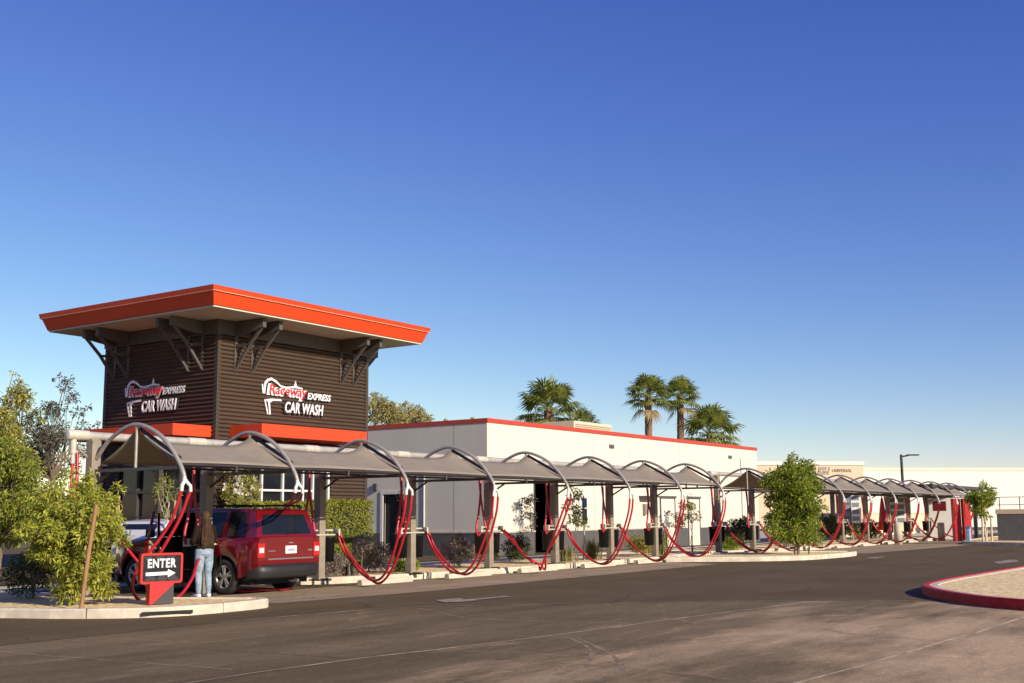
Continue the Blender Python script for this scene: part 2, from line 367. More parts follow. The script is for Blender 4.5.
island([(40.6,18.25),(72,18.25),(72,22.2),(40.6,22.2)], M['kerb'], M['gravel'], 'kerb', 'gravel')
island([(57.0,10.0),(70,6.0),(80,9),(80,16.6),(60.5,15.2),(58.6,13.4)], M['kerb'], M['gravel'], 'kerb', 'gravel')
redpoly = [(16.5,-4),(18.2,1.0),(19.75,3.9),(20.3,4.75),(21.3,5.55),(22.2,6.1),(23.2,6.5),(24.3,6.62),(26,6.66),(34,6.45),(44,6.1),(44,-4)]
island(redpoly, M['redkerb'], M['gravel'], 'kerb', 'gravel', h=.16, wd=.13, rnd_it=1, inner=M['kerb'])
# dark inlet slot in the near kerb face
tag(MB().bbox(11.55,12.35,-.01,.01,.035,.09,.004).build('kerb_inlet', M['black']), 'long dark drain slot in the kerb face below the enter sign', 'drain')
o = bpy.data.objects['kerb_inlet']; o.data.transform(Matrix.Translation((-11.95,0,0))); o.location = (12.30,15.01,0); o.rotation_euler = (0,0,R(-23))
# joints across the kerbs
M['kjoint'] = mat('kerb joint', (.16,.14,.115), .9)
def kjoint(x, y, a): 
    o = MB().box(-.006,.006,-.004,.17,.0,.156).build('kerb_joint', M['kjoint']); o.location = (x,y,0); o.rotation_euler = (0,0,a); struct(o)
for x in (20.9,23.9,26.9,29.9,32.9): kjoint(x,18.25,0)
for x in (42.4,45.4,48.4,51.4,54.4): kjoint(x,18.25,0)
for x, y, a in ((13.3,14.862,0),(11.42,15.82,R(-58)),(10.9,17.05,R(-68)),(39.6,14.13,0)): kjoint(x,y,a)
# wheel stops along the bed
for i, x in enumerate((21.0,24.2,27.4,30.7,33.9,45.5,49,52.4,56,59.6,63.3,66.9)):
    row = 'near' if i < 5 else 'far'; k = i if i < 5 else i-5
    tag(MB().prism([(-.08,0),(.08,0),(.055,.11),(-.055,.11)], -.9, .9, Mx=Matrix.Translation((x,18.02,0.004)) @ Matrix.Rotation(PI/2,4,'Y') @ Matrix.Rotation(PI/2,4,'Z')).build('wheel_stop', M['concrete']),
        f'pale concrete wheel stop by the kerb, {ORD[k]} from the left in the {row} row', 'wheel stop', 'concrete wheel stops along the kerb')

# ------------------------------------------------------------------ tower
TX0, TX1, TY0, TY1 = 22.35, 28.65, 25.5, 30.5
tower = thing('car_wash_tower', 'dark brown corrugated tower with a wide orange red slab roof', 'building', ((TX0+TX1)/2, TY0, 0))
TO = Vector(tower.location)
def tb(mb, name, m, parent=tower, **k):
    mb.v = [tuple(Vector(v)-TO) for v in mb.v] if parent is tower else [tuple(Vector(v)-TO) for v in mb.v]
    return mb.build(name, m, parent, **k)
def corr(mb, a, b, z0, z1, nrm, p=.116, d=.075):
    n = max(1, int(round((z1-z0)/p))); p = (z1-z0)/n; A, B = Vector(a), Vector(b); N_ = Vector(nrm); prof = []
    for i in range(n):
        z = z0+i*p
        prof += [(d*(1-math.cos(2*PI*q/10))/2, z+p*q/10) for q in range(10)]
    prof.append((0,z1))
    mb.grid([[A+N_*o_+Vector((0,0,z)) for o_,z in prof],[B+N_*o_+Vector((0,0,z)) for o_,z in prof]], smooth=False)
wall = MB()
wall.box(TX0+.03,TX1-.03,TY0+.2,TY1-.03,4.2,7.15)            # core above openings
wall.box(TX0+1.6,TX1-.03,TY0+1.6,TY1-.03,0,4.2)
# front: window X 23.0-26.35 z .95-2.98 ; left: storefront Y 26.0-29.8 z 0-3.3
corr(wall,(TX0,TY0,0),(TX1,TY0,0),2.98,6.72,(0,-1,0))
corr(wall,(TX0,TY0,0),(23.0,TY0,0),0,2.98,(0,-1,0)); corr(wall,(26.35,TY0,0),(26.62,TY0,0),0,2.98,(0,-1,0))
corr(wall,(27.0,TY0,0),(TX1,TY0,0),0,2.98,(0,-1,0)); corr(wall,(23.0,TY0,0),(26.35,TY0,0),0,.95,(0,-1,0))
corr(wall,(26.62,TY0,0),(27.0,TY0,0),0,.2,(0,-1,0))
corr(wall,(TX0,TY0,0),(TX0,TY1,0),3.3,6.72,(-1,0,0)); corr(wall,(TX0,TY0,0),(TX0,26.0,0),0,3.3,(-1,0,0)); corr(wall,(TX0,29.8,0),(TX0,TY1,0),0,3.3,(-1,0,0))
corr(wall,(TX1,TY0,0),(TX1,TY1,0),0,6.72,(1,0,0)); corr(wall,(TX0,TY1,0),(TX1,TY1,0),0,6.72,(0,1,0))
wall.box(TX0+.01,23.0,TY0+.01,TY0+.2,0,2.98); wall.box(26.35,26.62,TY0+.01,TY0+.2,0,2.98); wall.box(27.0,TX1-.01,TY0+.01,TY0+.2,0,2.98)
tb(wall, 'wall', M['corr'])
for x,y in ((TX0,TY0),(TX1,TY0),(TX0,TY1),(TX1,TY1)):
    sx = -1 if x == TX0 else 1; sy = -1 if y == TY0 else 1
    tr = MB(); tr.box(min(x+.045*sx,x-.07*sx), max(x+.055*sx,x-.07*sx), min(y+.055*sy,y-.07*sy), max(y+.055*sy,y-.07*sy), 0, 6.74); tb(tr, 'corner_trim', M['trim_dk'])
fb = MB(); e = .075
fb.box(TX0-e,TX1+e,TY0-e,TY1+e,6.725,7.14); tb(fb, 'top_beam', M['beam'])
RX0,RX1,RY0,RY1 = 20.84,29.72,24.0,31.4
def rect(dx, z): return [(RX0-dx,RY0-dx,z),(RX1+dx,RY0-dx,z),(RX1+dx,RY1+dx,z),(RX0-dx,RY1+dx,z)]
roof = MB(); rows = [rect(-.02,7.205), rect(0,7.19), rect(.13,7.54), rect(.165,7.54), rect(.20,7.69), rect(.10,7.70)]
roof.grid(rows, closed=True, smooth=False); roof.add(rect(.10,7.70), [(0,1,2,3)])
rf = tb(roof, 'roof', M['orange'])
sf = MB(); sf.box(RX0+.03,RX1-.03,RY0+.03,RY1-.03,7.145,7.188); tb(sf, 'soffit', M['soffit'], rf)
ln = MB()
rr = [rect(.150,7.532), rect(.172,7.538), rect(.175,7.556)]; ln.grid(rr, closed=True, smooth=False)
tb(ln, 'fascia_drip', mat('pale drip edge', (.80,.34,.20), .35), rf)
def bracket(px, py, dx, dy):      # (dx,dy) outward
    mb = MB(); D = Vector((dx,dy,0)); T = Vector((-dy,dx,0)); O = Vector((px,py,0))
    def q(a, z, t): return O + D*a + T*t + Vector((0,0,z))
    hw = .065
    prof = [(.09,6.74),(.62,6.80),(1.20,6.88),(1.20,7.14),(.09,7.14)]
    vs = [q(a,z,-hw) for a,z in prof]+[q(a,z,hw) for a,z in prof]; n = len(prof)
    mb.add(vs, [tuple(range(n)), tuple(range(2*n-1,n-1,-1))]+[(i,(i+1)%n,n+(i+1)%n,n+i) for i in range(n)])
    for a0,z0,a1,z1 in ((.045,5.74,.60,6.42),(.60,6.42,1.12,6.90),(.045,6.46,.58,6.40)):
        A = Vector((a0,z0)); B = Vector((a1,z1)); d = (B-A).normalized(); nn = Vector((-d.y,d.x))*.038; h2 = .035
        vs = [q(*(A-nn),-h2),q(*(B-nn),-h2),q(*(B+nn),-h2),q(*(A+nn),-h2),q(*(A-nn),h2),q(*(B-nn),h2),q(*(B+nn),h2),q(*(A+nn),h2)]
        mb.add(vs, [(0,1,2,3),(7,6,5,4),(0,4,5,1),(1,5,6,2),(2,6,7,3),(3,7,4,0)])
    vs = [q(.028,5.7,-.05),q(.06,5.7,-.05),q(.06,6.74,-.05),q(.028,6.74,-.05),q(.028,5.7,.05),q(.06,5.7,.05),q(.06,6.74,.05),q(.028,6.74,.05)]
    mb.add(vs, [(0,1,2,3),(7,6,5,4),(0,4,5,1),(1,5,6,2),(2,6,7,3),(3,7,4,0)])
    tb(mb, 'roof_bracket', M['beam'])
for x in (22.98,23.62,27.40,28.00): bracket(x, TY0, 0, -1)
for y in (26.10,26.70,29.42,30.05): bracket(TX0, y, -1, 0)
for y in (26.10,26.70,29.42,30.05): bracket(TX1, y, 1, 0)
# awnings
aw = MB(); aw.box(22.83,27.2,24.15,TY0-.03,3.78,4.13); tb(aw, 'awning', M['orange'])
aw = MB(); aw.box(20.95,TX0-.03,25.62,30.1,3.78,4.10); tb(aw, 'awning', M['orange'])
for y in (26.2,29.3): tb(MB().box(21.02,21.16,y,y+.14,0,3.78), 'awning_post', M['trim_dk'])
# front window
fr = MB()
for x in (23.0,23.42,24.19,25.04,25.88,26.31): fr.box(x-.03,x+.03,TY0+.02,TY0+.10,.95,2.98)
for z in (.98,2.33,2.95): fr.box(22.97,26.34,TY0+.03,TY0+.09,z-.03,z+.03)
wf = tb(fr, 'window', M['alu'])
gl = MB(); gl.box(22.98,26.33,TY0+.11,TY0+.13,.95,2.98); tb(gl, 'pane', M['glass_dk'], wf)
dr = MB(); dr.box(26.62,26.70,TY0-.01,TY0+.12,.2,2.96); dr.box(26.92,27.0,TY0-.01,TY0+.12,.2,2.96); dr.box(26.70,26.92,TY0-.01,TY0+.12,2.86,2.96)
wf = tb(dr, 'side_window', M['alu']); gl = MB(); gl.box(26.70,26.92,TY0+.08,TY0+.1,.2,2.86); tb(gl, 'pane', M['glass_dk'], wf)
st = MB()
for y in (26.0,26.95,27.9,28.85,29.8): st.box(TX0-.02,TX0+.08,y-.04,y+.04,0,3.3)
for z in (.05,2.3,3.26): st.box(TX0-.012,TX0+.07,26.0,29.8,z-.04,z+.04)
sfm = tb(st, 'storefront', M['frame_dk']); gl = MB(); gl.box(TX0+.09,TX0+.11,26.0,29.8,0,3.3); tb(gl, 'pane', M['glass_dk'], sfm)

# ------------------------------------------------------------------ signs with lettering
def text(body, size, m, parent, loc, rot, extrude=.02, offset=0.0, shear=.0, space=1.0, name='lettering', sx=1.0):
    cu = bpy.data.curves.new(name, 'FONT'); cu.body = body; cu.size = size; cu.extrude = extrude; cu.offset = offset; cu.shear = shear
    cu.space_character = space; cu.align_x = 'LEFT'; cu.materials.append(m); cu.resolution_u = 4
    o = bpy.data.objects.new(name, cu); C.objects.link(o)
    o.rotation_euler = rot; o.location = loc; o.scale = (sx,1,1)
    bpy.context.view_layer.update()
    dg = bpy.context.evaluated_depsgraph_get(); me = bpy.data.meshes.new_from_object(o.evaluated_get(dg))
    bpy.data.objects.remove(o); bpy.data.curves.remove(cu)
    o = bpy.data.objects.new(name, me); C.objects.link(o); o.rotation_euler = rot; o.location = loc; o.scale = (sx,1,1)
    if parent: o.parent = parent
    return o
def fit(o, wtarget):
    xs = [v.co.x for v in o.data.vertices]; wd = max(xs)-min(xs); o.scale.x = wtarget/wd; return o
def wash_sign(label, loc, rz):
    t = thing('wall_sign', label, 'sign', loc, rz, 'tower wall signs')
    rot = (PI/2,0,0)
    def flat(poly, d0, d1): return MB().prism(poly, d0, d1, Mx=Matrix.Rotation(PI/2,4,'X'))
    # swooping flag shape behind the word, and its two slanted pole strokes
    flat([(-.14,.12),(-.10,.55),(.02,.68),(.18,.74),(.38,.65),(.56,.50),(.78,.46),(1.05,.50),(1.13,.52),(1.19,.74),(1.25,.52),(1.5,.48),(1.5,.43),(1.2,.45),(.8,.40),(.56,.43),(.36,.57),(.19,.64),(.06,.60),(-.03,.48),(-.07,.12)], .03, .05).build('flag_emblem', M['letter_w'], t)
    flat([(-.17,.12),(-.21,.46),(-.16,.47),(-.12,.12)], .03, .05).build('flag_pole', M['letter_w'], t)
    flat([(-.08,-.10),(.22,-.04),(.60,-.03),(.62,-.10),(.26,-.12),(.14,-.20),(.18,-.64),(.12,-.64),(.06,-.18)], .03, .05).build('flag_pole', M['letter_w'], t)
    flat([(-.10,-.10),(-.05,-.10),(.09,-.64),(.04,-.64)], .03, .05).build('flag_pole', M['letter_w'], t)
    wh_ = text('Raceway', .50, M['letter_w'], t, (.0,-.045,.125), rot, .008, .045, .16); fit(wh_, 1.72)
    w1 = text('Raceway', .50, M['letter_r'], t, (.05,-.070,.145), rot, .014, .0, .16); fit(w1, 1.58)
    b = text('EXPRESS', .36, M['letter_k'], t, (1.66,-.045,.07), rot, .012, .028, .2); fit(b, 1.12)
    b = text('EXPRESS', .34, M['letter_w'], t, (1.685,-.062,.085), rot, .014, .010, .2); fit(b, 1.05)
    b = text('CAR WASH', .58, M['letter_k'], t, (.66,-.055,-.53), rot, .02, .038, .18); fit(b, 1.78)  # black copy, lower left, paints the letters' edge and cast shadow
    b = text('CAR WASH', .56, M['letter_w'], t, (.70,-.082,-.50), rot, .018, .012, .18, 1.05); fit(b, 1.66)
    return t
s1 = wash_sign('red and white lettered car wash sign on the sunlit front of the tower', (24.20,TY0-.024,5.06), 0); s1.scale = (.985,1,.80)
s2 = wash_sign('shaded car wash lettering on the dark left side of the tower', (TX0-.024,29.30,5.06), -PI/2); s2.scale = (.93,1,.80)

# ------------------------------------------------------------------ white car wash building
BX0, BX1, BY0, BY1, BZ = 36.82, 63.2, 26.5, 34.8, 5.14
bld = thing('car_wash_building', 'long low white stucco car wash hall with a red roof edge', 'building', (BX0, BY0, 0)); BO = Vector(bld.location)
def bb(mb, name, m, parent=bld, **k):
    mb.v = [tuple(Vector(v)-BO) for v in mb.v]; return mb.build(name, m, parent, **k)
OPX0, OPX1 = 40.1, 41.8
w_ = MB()
w_.box(BX0,OPX0,BY0,BY0+.3,0,BZ); w_.box(OPX1,BX1,BY0,BY0+.3,0,BZ); w_.box(OPX0,OPX1,BY0,BY0+.3,2.92,BZ)
DY0, DY1 = 30.62, 31.75
w_.box(BX0,BX0+.3,BY0+.3,DY0,0,BZ); w_.box(BX0,BX0+.3,DY1,BY1,0,BZ); w_.box(BX0,BX0+.3,DY0,DY1,2.45,BZ)
w_.box(BX1-.3,BX1,BY0+.3,BY1,0,BZ); w_.box(BX0+.3,BX1-.3,BY1-.3,BY1,0,BZ); w_.box(BX0+.3,BX1-.3,BY0+.3,BY1-.3,BZ-.4,BZ-.2)
bb(w_, 'wall', M['stucco'])
bb(MB().box(BX0+.5,BX1-.5,BY0+2.6,BY0+2.9,0,4.7).box(BX0+.31,BX1-.31,BY0+.31,BY1-.31,.0,.01), 'interior', M['dark_in'])
cp = MB(); cp.box(BX0-.025,BX1+.06,BY0-.04,BY0+.34,BZ,BZ+.17); cp.box(BX0-.025,BX0+.34,BY0+.34,BY1+.06,BZ,BZ+.17); cp.box(BX1-.34,BX1+.06,BY0+.34,BY1+.06,BZ,BZ+.17); cp.box(BX0+.34,BX1-.34,BY1-.3,BY1+.06,BZ,BZ+.17)
bb(cp, 'roof_coping', M['coping'])
wn = MB(); wn.box(BX0-.03,OPX0,BY0-.03,BY0-.002,0,.88); wn.box(OPX1,51.1,BY0-.03,BY0-.002,0,.88); wn.box(52.7,54.1,BY0-.03,BY0-.002,0,.88); wn.box(55.5,BX1,BY0-.03,BY0-.002,0,.88)
wn.box(BX0-.03,BX0-.002,BY0,DY0-.1,0,.88); wn.box(BX0-.03,BX0-.002,DY1+.1,BY1,0,.88)
bb(wn, 'wainscot', M['wains'])
wc = MB(); wc.box(BX0-.05,OPX0,BY0-.05,BY0-.003,.88,.94); wc.box(OPX1,51.1,BY0-.05,BY0-.003,.88,.94); wc.box(BX0-.05,BX0-.003,BY0-.003,DY0-.1,.88,.94)
bb(wc, 'wainscot_cap', M['concrete'])
df = MB(); df.box(BX0-.04,BX0+.1,DY1,DY1+.14,0,2.58); df.box(BX0-.04,BX0+.1,DY0-.14,DY0,0,2.58); df.box(BX0-.04,BX0+.1,DY0,DY1,2.45,2.58)
d_ = bb(df, 'door', M['alu']); bb(MB().box(BX0+.12,BX0+.16,DY0,DY1,0,2.45), 'door_infill', M['dark_in'], d_)  # dark sheet paints the unlit room behind the open door
of = MB(); of.box(OPX0-.06,OPX0,BY0-.04,BY0+.3,0,2.98); of.box(OPX1,OPX1+.06,BY0-.04,BY0+.3,0,2.98); of.box(OPX0,OPX1,BY0-.04,BY0+.3,2.92,2.98)
d_ = bb(of, 'doorway', M['trim_dk']); sh = MB()
for k in range(5): sh.box(OPX0+.2,OPX1-.1,BY0+1.3,BY0+1.6,.3+.45*k,.34+.45*k); 
for k in range(14): sh.box(OPX0+.25+(k%5)*.27,OPX0+.43+(k%5)*.27,BY0+1.32,BY0+1.55,.34+.45*(k//4),.34+.45*(k//4)+.14+.12*rnd.random())
bb(sh, 'shelf', mat('shelf clutter', (.30,.27,.24), .7, island=.6), d_)
for x0,x1 in ((51.1,52.7),(54.1,55.5)):
    f = MB(); f.box(x0,x0+.08,BY0-.05,BY0-.002,0,2.35); f.box(x1-.08,x1,BY0-.05,BY0-.002,0,2.35); f.box(x0,x1,BY0-.12,BY0-.002,2.35,2.45)
    d_ = bb(f, 'door', M['wains']); bb(MB().box(x0+.08,x1-.08,BY0-.03,BY0-.004,0,2.35), 'door_infill', M['stucco'], d_)
bb(MB().box(49.0,50.4,BY0-.5,BY0-.002,2.35,2.43), 'door_hood', M['wains'])
bb(MB().box(49.35,49.6,BY0-.14,BY0-.002,1.55,2.05), 'meter_box', M['steel'])
bb(MB().tube([(BX0-.05,33.2,0),(BX0-.05,33.2,4.4)],.05), 'downpipe', M['alu'])
bb(MB().tube([(BX0-.03,29.6,.9),(BX0-.03,29.6,3.2)],.025), 'conduit', M['alu'])
M['joint'] = mat('stucco joint', (.30,.28,.25), .9)
for x in (44.9,48.2,53.4,58.6): bb(MB().box(x-.012,x+.012,BY0-.003,BY0+.01,.95,BZ-.01), 'control_joint', M['joint'])
bb(MB().box(BX0-.003,BX0+.01,28.1,28.125,.95,BZ-.01), 'control_joint', M['joint'])
for x in (43.2,47.6,56.9): bb(MB().bbox(x-.11,x+.11,BY0-.16,BY0-.002,3.3,3.62,.02), 'wall_light', M['wains'])
for x in (46.5,59.5): bb(MB().bbox(x-.2,x+.2,BY0-.05,BY0-.002,4.55,4.72,.01), 'scupper', M['wains'])
bb(MB().tube([(60.9,BY0-.06,.0),(60.9,BY0-.06,4.6)],.05), 'downpipe', M['alu'])
bb(MB().bbox(BX0-.1,BX0-.002,DY1+.3,DY1+.5,2.6,2.9,.02), 'wall_light', M['wains'])
# rooftop unit
ru = thing('rooftop_unit', 'beige air conditioning box on the flat roof before the bushy palm', 'air conditioner', (54.6,33.2,5.0))
m_ = MB(); m_.bbox(-2.0,2.0,-1.0,1.0,0,1.5,.03); m_.build('casing', M['beige'], ru)
m_ = MB()
for k in range(12): m_.box(-1.9,1.9,-1.03,-1.003,.2+.1*k,.24+.1*k)
m_.build('vent_slats', M['steel'], ru)

# ------------------------------------------------------------------ vacuum arches
X1 = [13.42,16.12,19.4,22.6,25.9,29.2,32.45,35.45]
X2 = [40.5,43.7,47.1,50.55,54.1,57.75,61.4,65.0,68.6]
PYL = 18.6
def hose(mb, pts, n=44, r=.027): mb.tube(smooth_pts(pts, n), r, 8)
def station(i, x, row):
    near_ = row == 'near'; rr = random.Random(i*13+(0 if near_ else 500))
    where = 'near row' if near_ else 'far row'
    lab = f'vacuum arch hung with red hoses, {ORD[i]} from the left in the {where}'
    t = thing('vacuum_station', lab, 'vacuum station', (x,PYL,.13 if not (near_ and i == 1) else 0.0), 0, 'vacuum arches along the stalls')
    dz = -.13 if not (near_ and i == 1) else 0
    p = MB(); p.bbox(-.095,.095,-.095,.095,0,2.82-dz*0,.012); p.build('post', M['steel'], t)
    b = MB(); b.bbox(-.16,.16,-.16,.16,0,.03,.005); b.bbox(-.05,.05,-.34,-.1,.0,.05,.01)
    b.build('base_plate', M['steel_dk'], t)
    Z = dz
    # arch in the YZ plane (quarter-ish ellipse, flattened towards the post)
    P = smooth_pts([(0,-.10,2.62+Z),(0,-.45,2.94+Z),(0,-.95,3.16+Z),(0,-1.35,3.17+Z),(0,-1.84,2.98+Z),(0,-2.22,2.68+Z),(0,-2.46,2.38+Z),(0,-2.54,2.22+Z)], 56)
    a = MB().tube(P, .038, 10).build('arch', M['tube'], t)
    s_ = MB(); s_.bbox(-.03,.03,-2.38,-.09,2.36+Z,2.42+Z,.006); s_.build('strut', M['frame_dk'], t)
    k = MB(); k.tube([(0,-1.22,2.40+Z),(0,-1.22,3.17+Z)], .028); k.build('king_post', M['tube'], t)
    br = MB(); br.tube([(.02,-.095,2.15+Z),(.02,-.52,2.38+Z)], .025); br.build('brace', M['steel_dk'], t); MB().tube([(.05,-1.25,3.11+Z),(.09,-2.30,2.56+Z)], .036).build('rafter', M['steel_dk'], t)
    fk = MB(); fk.tube([(0,-2.43,2.42+Z),(0,-2.54,2.22+Z),(-.02,-2.56,2.14+Z),(-.07,-2.57,2.08+Z),(-.08,-2.57,1.98+Z)], .034); fk.tube([(0,-2.54,2.20+Z),(.03,-2.57,2.13+Z),(.10,-2.58,2.07+Z),(.11,-2.58,1.97+Z)], .032)
    fk.build('hose_fork', M['white_pvc'], t)
    tbm = MB(); tbm.tube([(-.52,-.02,1.10),(.52,-.02,1.10)], .022); tbm.tube([(-.5,-.10,1.0),(.5,-.10,1.0)], .02)
    for q in (-.5,.5): tbm.bbox(q-.03,q+.03,-.14,.04,.97,1.13,.008)
    tbm.build('hose_bar', M['collar'], t)
    # front hoses: from fork down to near ground and up to the bar end
    low = .02+Z+.06
    for q, (x0, x1) in enumerate(((-.08,.44),(.11,.54))):
        if not near_ and q == 0 and rr.random() < .35: pass
        dx = rr.uniform(-.12,.12); bz = low + rr.uniform(0,.10) + (.0 if q else .05)
        h = MB()
        if near_ and i == 0:
            if q == 0: hose(h, [(x0,-2.57,1.99+Z),(-.13,-2.44,1.55+Z),(-.22,-2.25,1.2+Z),(-.42,-1.98,.74+Z),(-.38,-1.75,.38+Z),(-.10,-1.6,.12+Z),(.22,-1.52,.05+Z),(.75,-1.35,.04+Z),(1.25,-1.1,.16+Z),(1.60,-.95,.42+Z),(1.92,-.7,.68+Z),(2.45,-.3,.95+Z),(2.75,.1,1.02+Z)], 90, .028)
            else: hose(h, [(x0,-2.57,1.98+Z),(.02,-2.42,1.5+Z),(-.1,-2.2,1.05+Z),(-.2,-1.9,.55+Z),(.1,-1.6,.30+Z),(.55,-1.45,.16+Z),(.95,-1.3,.05+Z),(1.2,-.9,.05+Z),(1.3,-.45,.2+Z),(.95,-.2,.7+Z),(.54,-.12,1.03)], 80, .028)
        elif near_ and i == 1:      # drawn tight over the parked SUV's roof and down its far side
            hose(h, [(x0,-2.57,1.99+Z),(x0+.55,-1.95,1.86+Z),(1.05+.1*q,-1.25,1.80+Z),(1.75+.1*q,-.45,1.795+Z),(2.12+.1*q,-.1,1.60+Z),(2.22+.06*q,.05,1.0+Z),(2.2,-.1,.35+Z),(1.95,-.5,.07+Z),(1.2,-.35-.1*q,.05+Z),(.75,-.15,.06+Z),(.6,.05,.4+Z),(x1,-.12,1.03)], 100)
        elif near_ and i == 4 :
            hose(h, [(x0,-2.57,1.99+Z),(x0-.05,-2.2,1.1+Z),(.15,-1.75,.55+Z),(.2+.2*q,-1.55,.17+Z),(.35+.2*q,-1.4,.12+Z),(.38+.1*q,-1.35,.26+Z),(.2+.15*q,-1.3,.30+Z),(.2,-1.0,.50+Z),(x1-.05,-.5,.85+Z),(x1,-.12,1.03)], 80)
        else:
            hose(h, [(x0,-2.57,1.99+Z),(x0+.0,-2.50,1.55+Z),(x0+.05+dx*.3,-2.20,.82+Z),(x0+.12+dx,-1.85,.32+Z),((x0+x1)/2+dx,-1.42,bz),(x1-.05+dx,-.85,.28+Z+rr.uniform(0,.08)),(x1+.03,-.35,.72+Z),(x1,-.12,1.03)], 56)
        h.build('hose', M['hose'], t)
    # rear hose loop from the pipe to the left bar end
    h = MB(); w2 = rr.uniform(.10,.2)
    hose(h, [(-.26,.12,2.72+Z),(-.30,.05,2.2+Z),(-.42-w2*.4,-.02,1.55+Z),(-.45-w2,-.05,1.2+Z),(-.5-w2*.2,-.06,1.02+Z),(-.38,-.06,1.10)], 40, .028)
    hose(h, [(-.26,.14,2.72+Z),(-.24,.08,2.0+Z),(-.2,.0,1.4+Z),(-.2,-.04,1.1)], 30, .028)
    h.build('hose', M['hose'], t)
    for sx in (-1,1):
        cz = MB(); r0, r1 = .145, .165
        cz.lathe([(0,.40),(r0,.40),(r1,.92),(r1+.012,.925),(r1+.012,.955),(r1-.015,.955),(r1-.02,.5),(0,.46)], 18)
        cn = cz.build('trash_can', M['black']); cn.location = (x+sx*.31,PYL+.05,.13)
        side = 'left' if sx < 0 else 'right'
        tag(cn, f'black trash can hung {side} of the {ORD[i]} arch post in the {"near" if near_ else "far"} row', 'trash can', 'black trash cans on the arch posts')
    return t
for i, x in enumerate(X1): station(i, x, 'near')
for i, x in enumerate(X2): station(i, x, 'far')

def canopy(i, xa, xb, row):
    t = thing('shade_canopy', f'grey peaked fabric shade sail, {ORD[i]} bay of the {row} vacuum row', 'canopy', (xa,PYL,0), 0, 'grey shade sails over the vacuum bays')
    L_ = xb-xa; us = [0,.02,.04,.065,.09,.12,.16,.22,.3,.4,.5,.6,.7,.78,.84,.88,.91,.935,.96,.98,1.0]; rows = []
    for u in us:
        x = u*L_; d0 = x; d1 = L_-x
        pk = math.exp(-(d0/.26)) + math.exp(-(d1/.26)); pk = min(1, pk)
        zr = 2.86 + .25*pk; mid = 4*u*(1-u)
        row_ = []
        ye, yr, yb = -2.36+.10*mid, -1.22, -.22-.05*mid
        for k in range(15):
            s_ = k/14
            if s_ <= .5:
                q = s_*2; y = ye+(yr-ye)*q; z = 2.47+.02*mid+(zr-2.47)*(q - .10*math.sin(PI*q)*(1-pk*.3) + .12*mid*math.sin(PI*q))
            else:
                q = (1-s_)*2; y = yb+(yr-yb)*q; z = 2.52+(zr-2.52)*(q - .08*math.sin(PI*q)+ .10*mid*math.sin(PI*q))
            row_.append(Vector((x,y,z)))
        rows.append(row_)
    f = MB().grid(rows).build('fabric', M['fabric'], t, recalc=False)
    md = f.modifiers.new('thick', 'SOLIDIFY'); md.thickness = .006
    MB().tube([(.02,-2.34,2.45),(L_-.02,-2.34,2.45)], .026).build('eave_bar', M['steel_dk'], t); MB().tube([(.02,-.20,2.49),(L_-.02,-.20,2.49)], .024).build('eave_bar', M['steel_dk'], t)
    c_ = MB(); c_.tube([(L_*.5,-2.34,2.45),(L_*.5,-2.34,2.34)], .03); c_.build('eave_clip', M['steel_dk'], t)
for i in range(len(X1)-1): canopy(i, X1[i], X1[i+1], 'near')
for i in range(len(X2)-1): canopy(i, X2[i], X2[i+1], 'far')

def vac_pipe(xs, x0, x1, label):
    t = thing('vacuum_pipe', label, 'pipe', (x0,PYL+.08,3.04), 0, 'overhead vacuum pipes')
    MB().tube([(0,0,0),(x1-x0,0,0)], .080, 16).build('duct', M['pipe'], t)
    for x in xs[1:]:
        c_ = MB(); q = x-x0-.25
        c_.tube([(q-.22,0,0),(q+.22,0,0)], .092, 16); c_.tube([(q,0,0),(q,0,-.30)], .06, 10); c_.tube([(q,0,-.22),(q,0,-.30)], .07, 10); c_.build('tee', M['collar'], t)
    for x in xs:
        s_ = MB(); s_.box(x-x0-.09,x-x0+.09,-.14,-.02,-.20,-.06); s_.build('saddle', M['steel'], t)
    e_ = MB(); e_.lathe([(0,0),(.085,0),(.098,.01),(.098,.45),(.082,.47)], 16, (-.03,0,0), 'x'); e_.tube([(.12,0,0),(.12,0,-.34)], .058, 12); e_.tube([(.12,0,-.34),(.12,0,-.52)], .042, 10); e_.build('end_cap', M['collar'], t)
    h = MB(); hose(h, [(.12,0,-.5),(.12,0,-.9),(.14,-.02,-1.4),(.25,-.02,-1.75),(.40,0,-1.5),(.5,0,-1.2)], 40, .032); h.build('hose', M['hose'], t)
    MB().tube([(.2,0,-.22),(.55,-.02,-.5)], .03).build('brace', M['steel'], t)
vac_pipe(X1, 12.92, 36.2, 'long pale vacuum duct with a capped end over the near arches')
vac_pipe(X2, 40.1, 69.3, 'long pale vacuum duct running over the far row of arches')

# ------------------------------------------------------------------ enter sign
es = thing('enter_sign', 'red framed black arrow sign reading ENTER on a red and black pedestal', 'sign', (12.76,15.78,.14), R(-16)); es.scale = (.78,.78,.78)
def xz(poly, y0, y1, mi=0): return MB().prism(poly, y0, y1, mi, Mx=Matrix.Rotation(PI/2,4,'X'))
def rrect(x0,x1,z0,z1,r,n=5):
    P = []
    for cx,cz,a0 in ((x1-r,z1-r,0),(x0+r,z1-r,90),(x0+r,z0+r,180),(x1-r,z0+r,270)):
        for k in range(n+1): a = R(a0+90*k/n); P.append((cx+r*math.cos(a), cz+r*math.sin(a)))
    return P
fo, fi = rrect(-.46,.46,.42,1.05,.06), rrect(-.41,.41,.47,1.0,.03)
mb = MB(); n = len(fo)
for y in (-.07,.07): mb.grid([[Vector((p[0],y,p[1])) for p in fo],[Vector((p[0],y,p[1])) for p in fi]], closed=True, smooth=False)
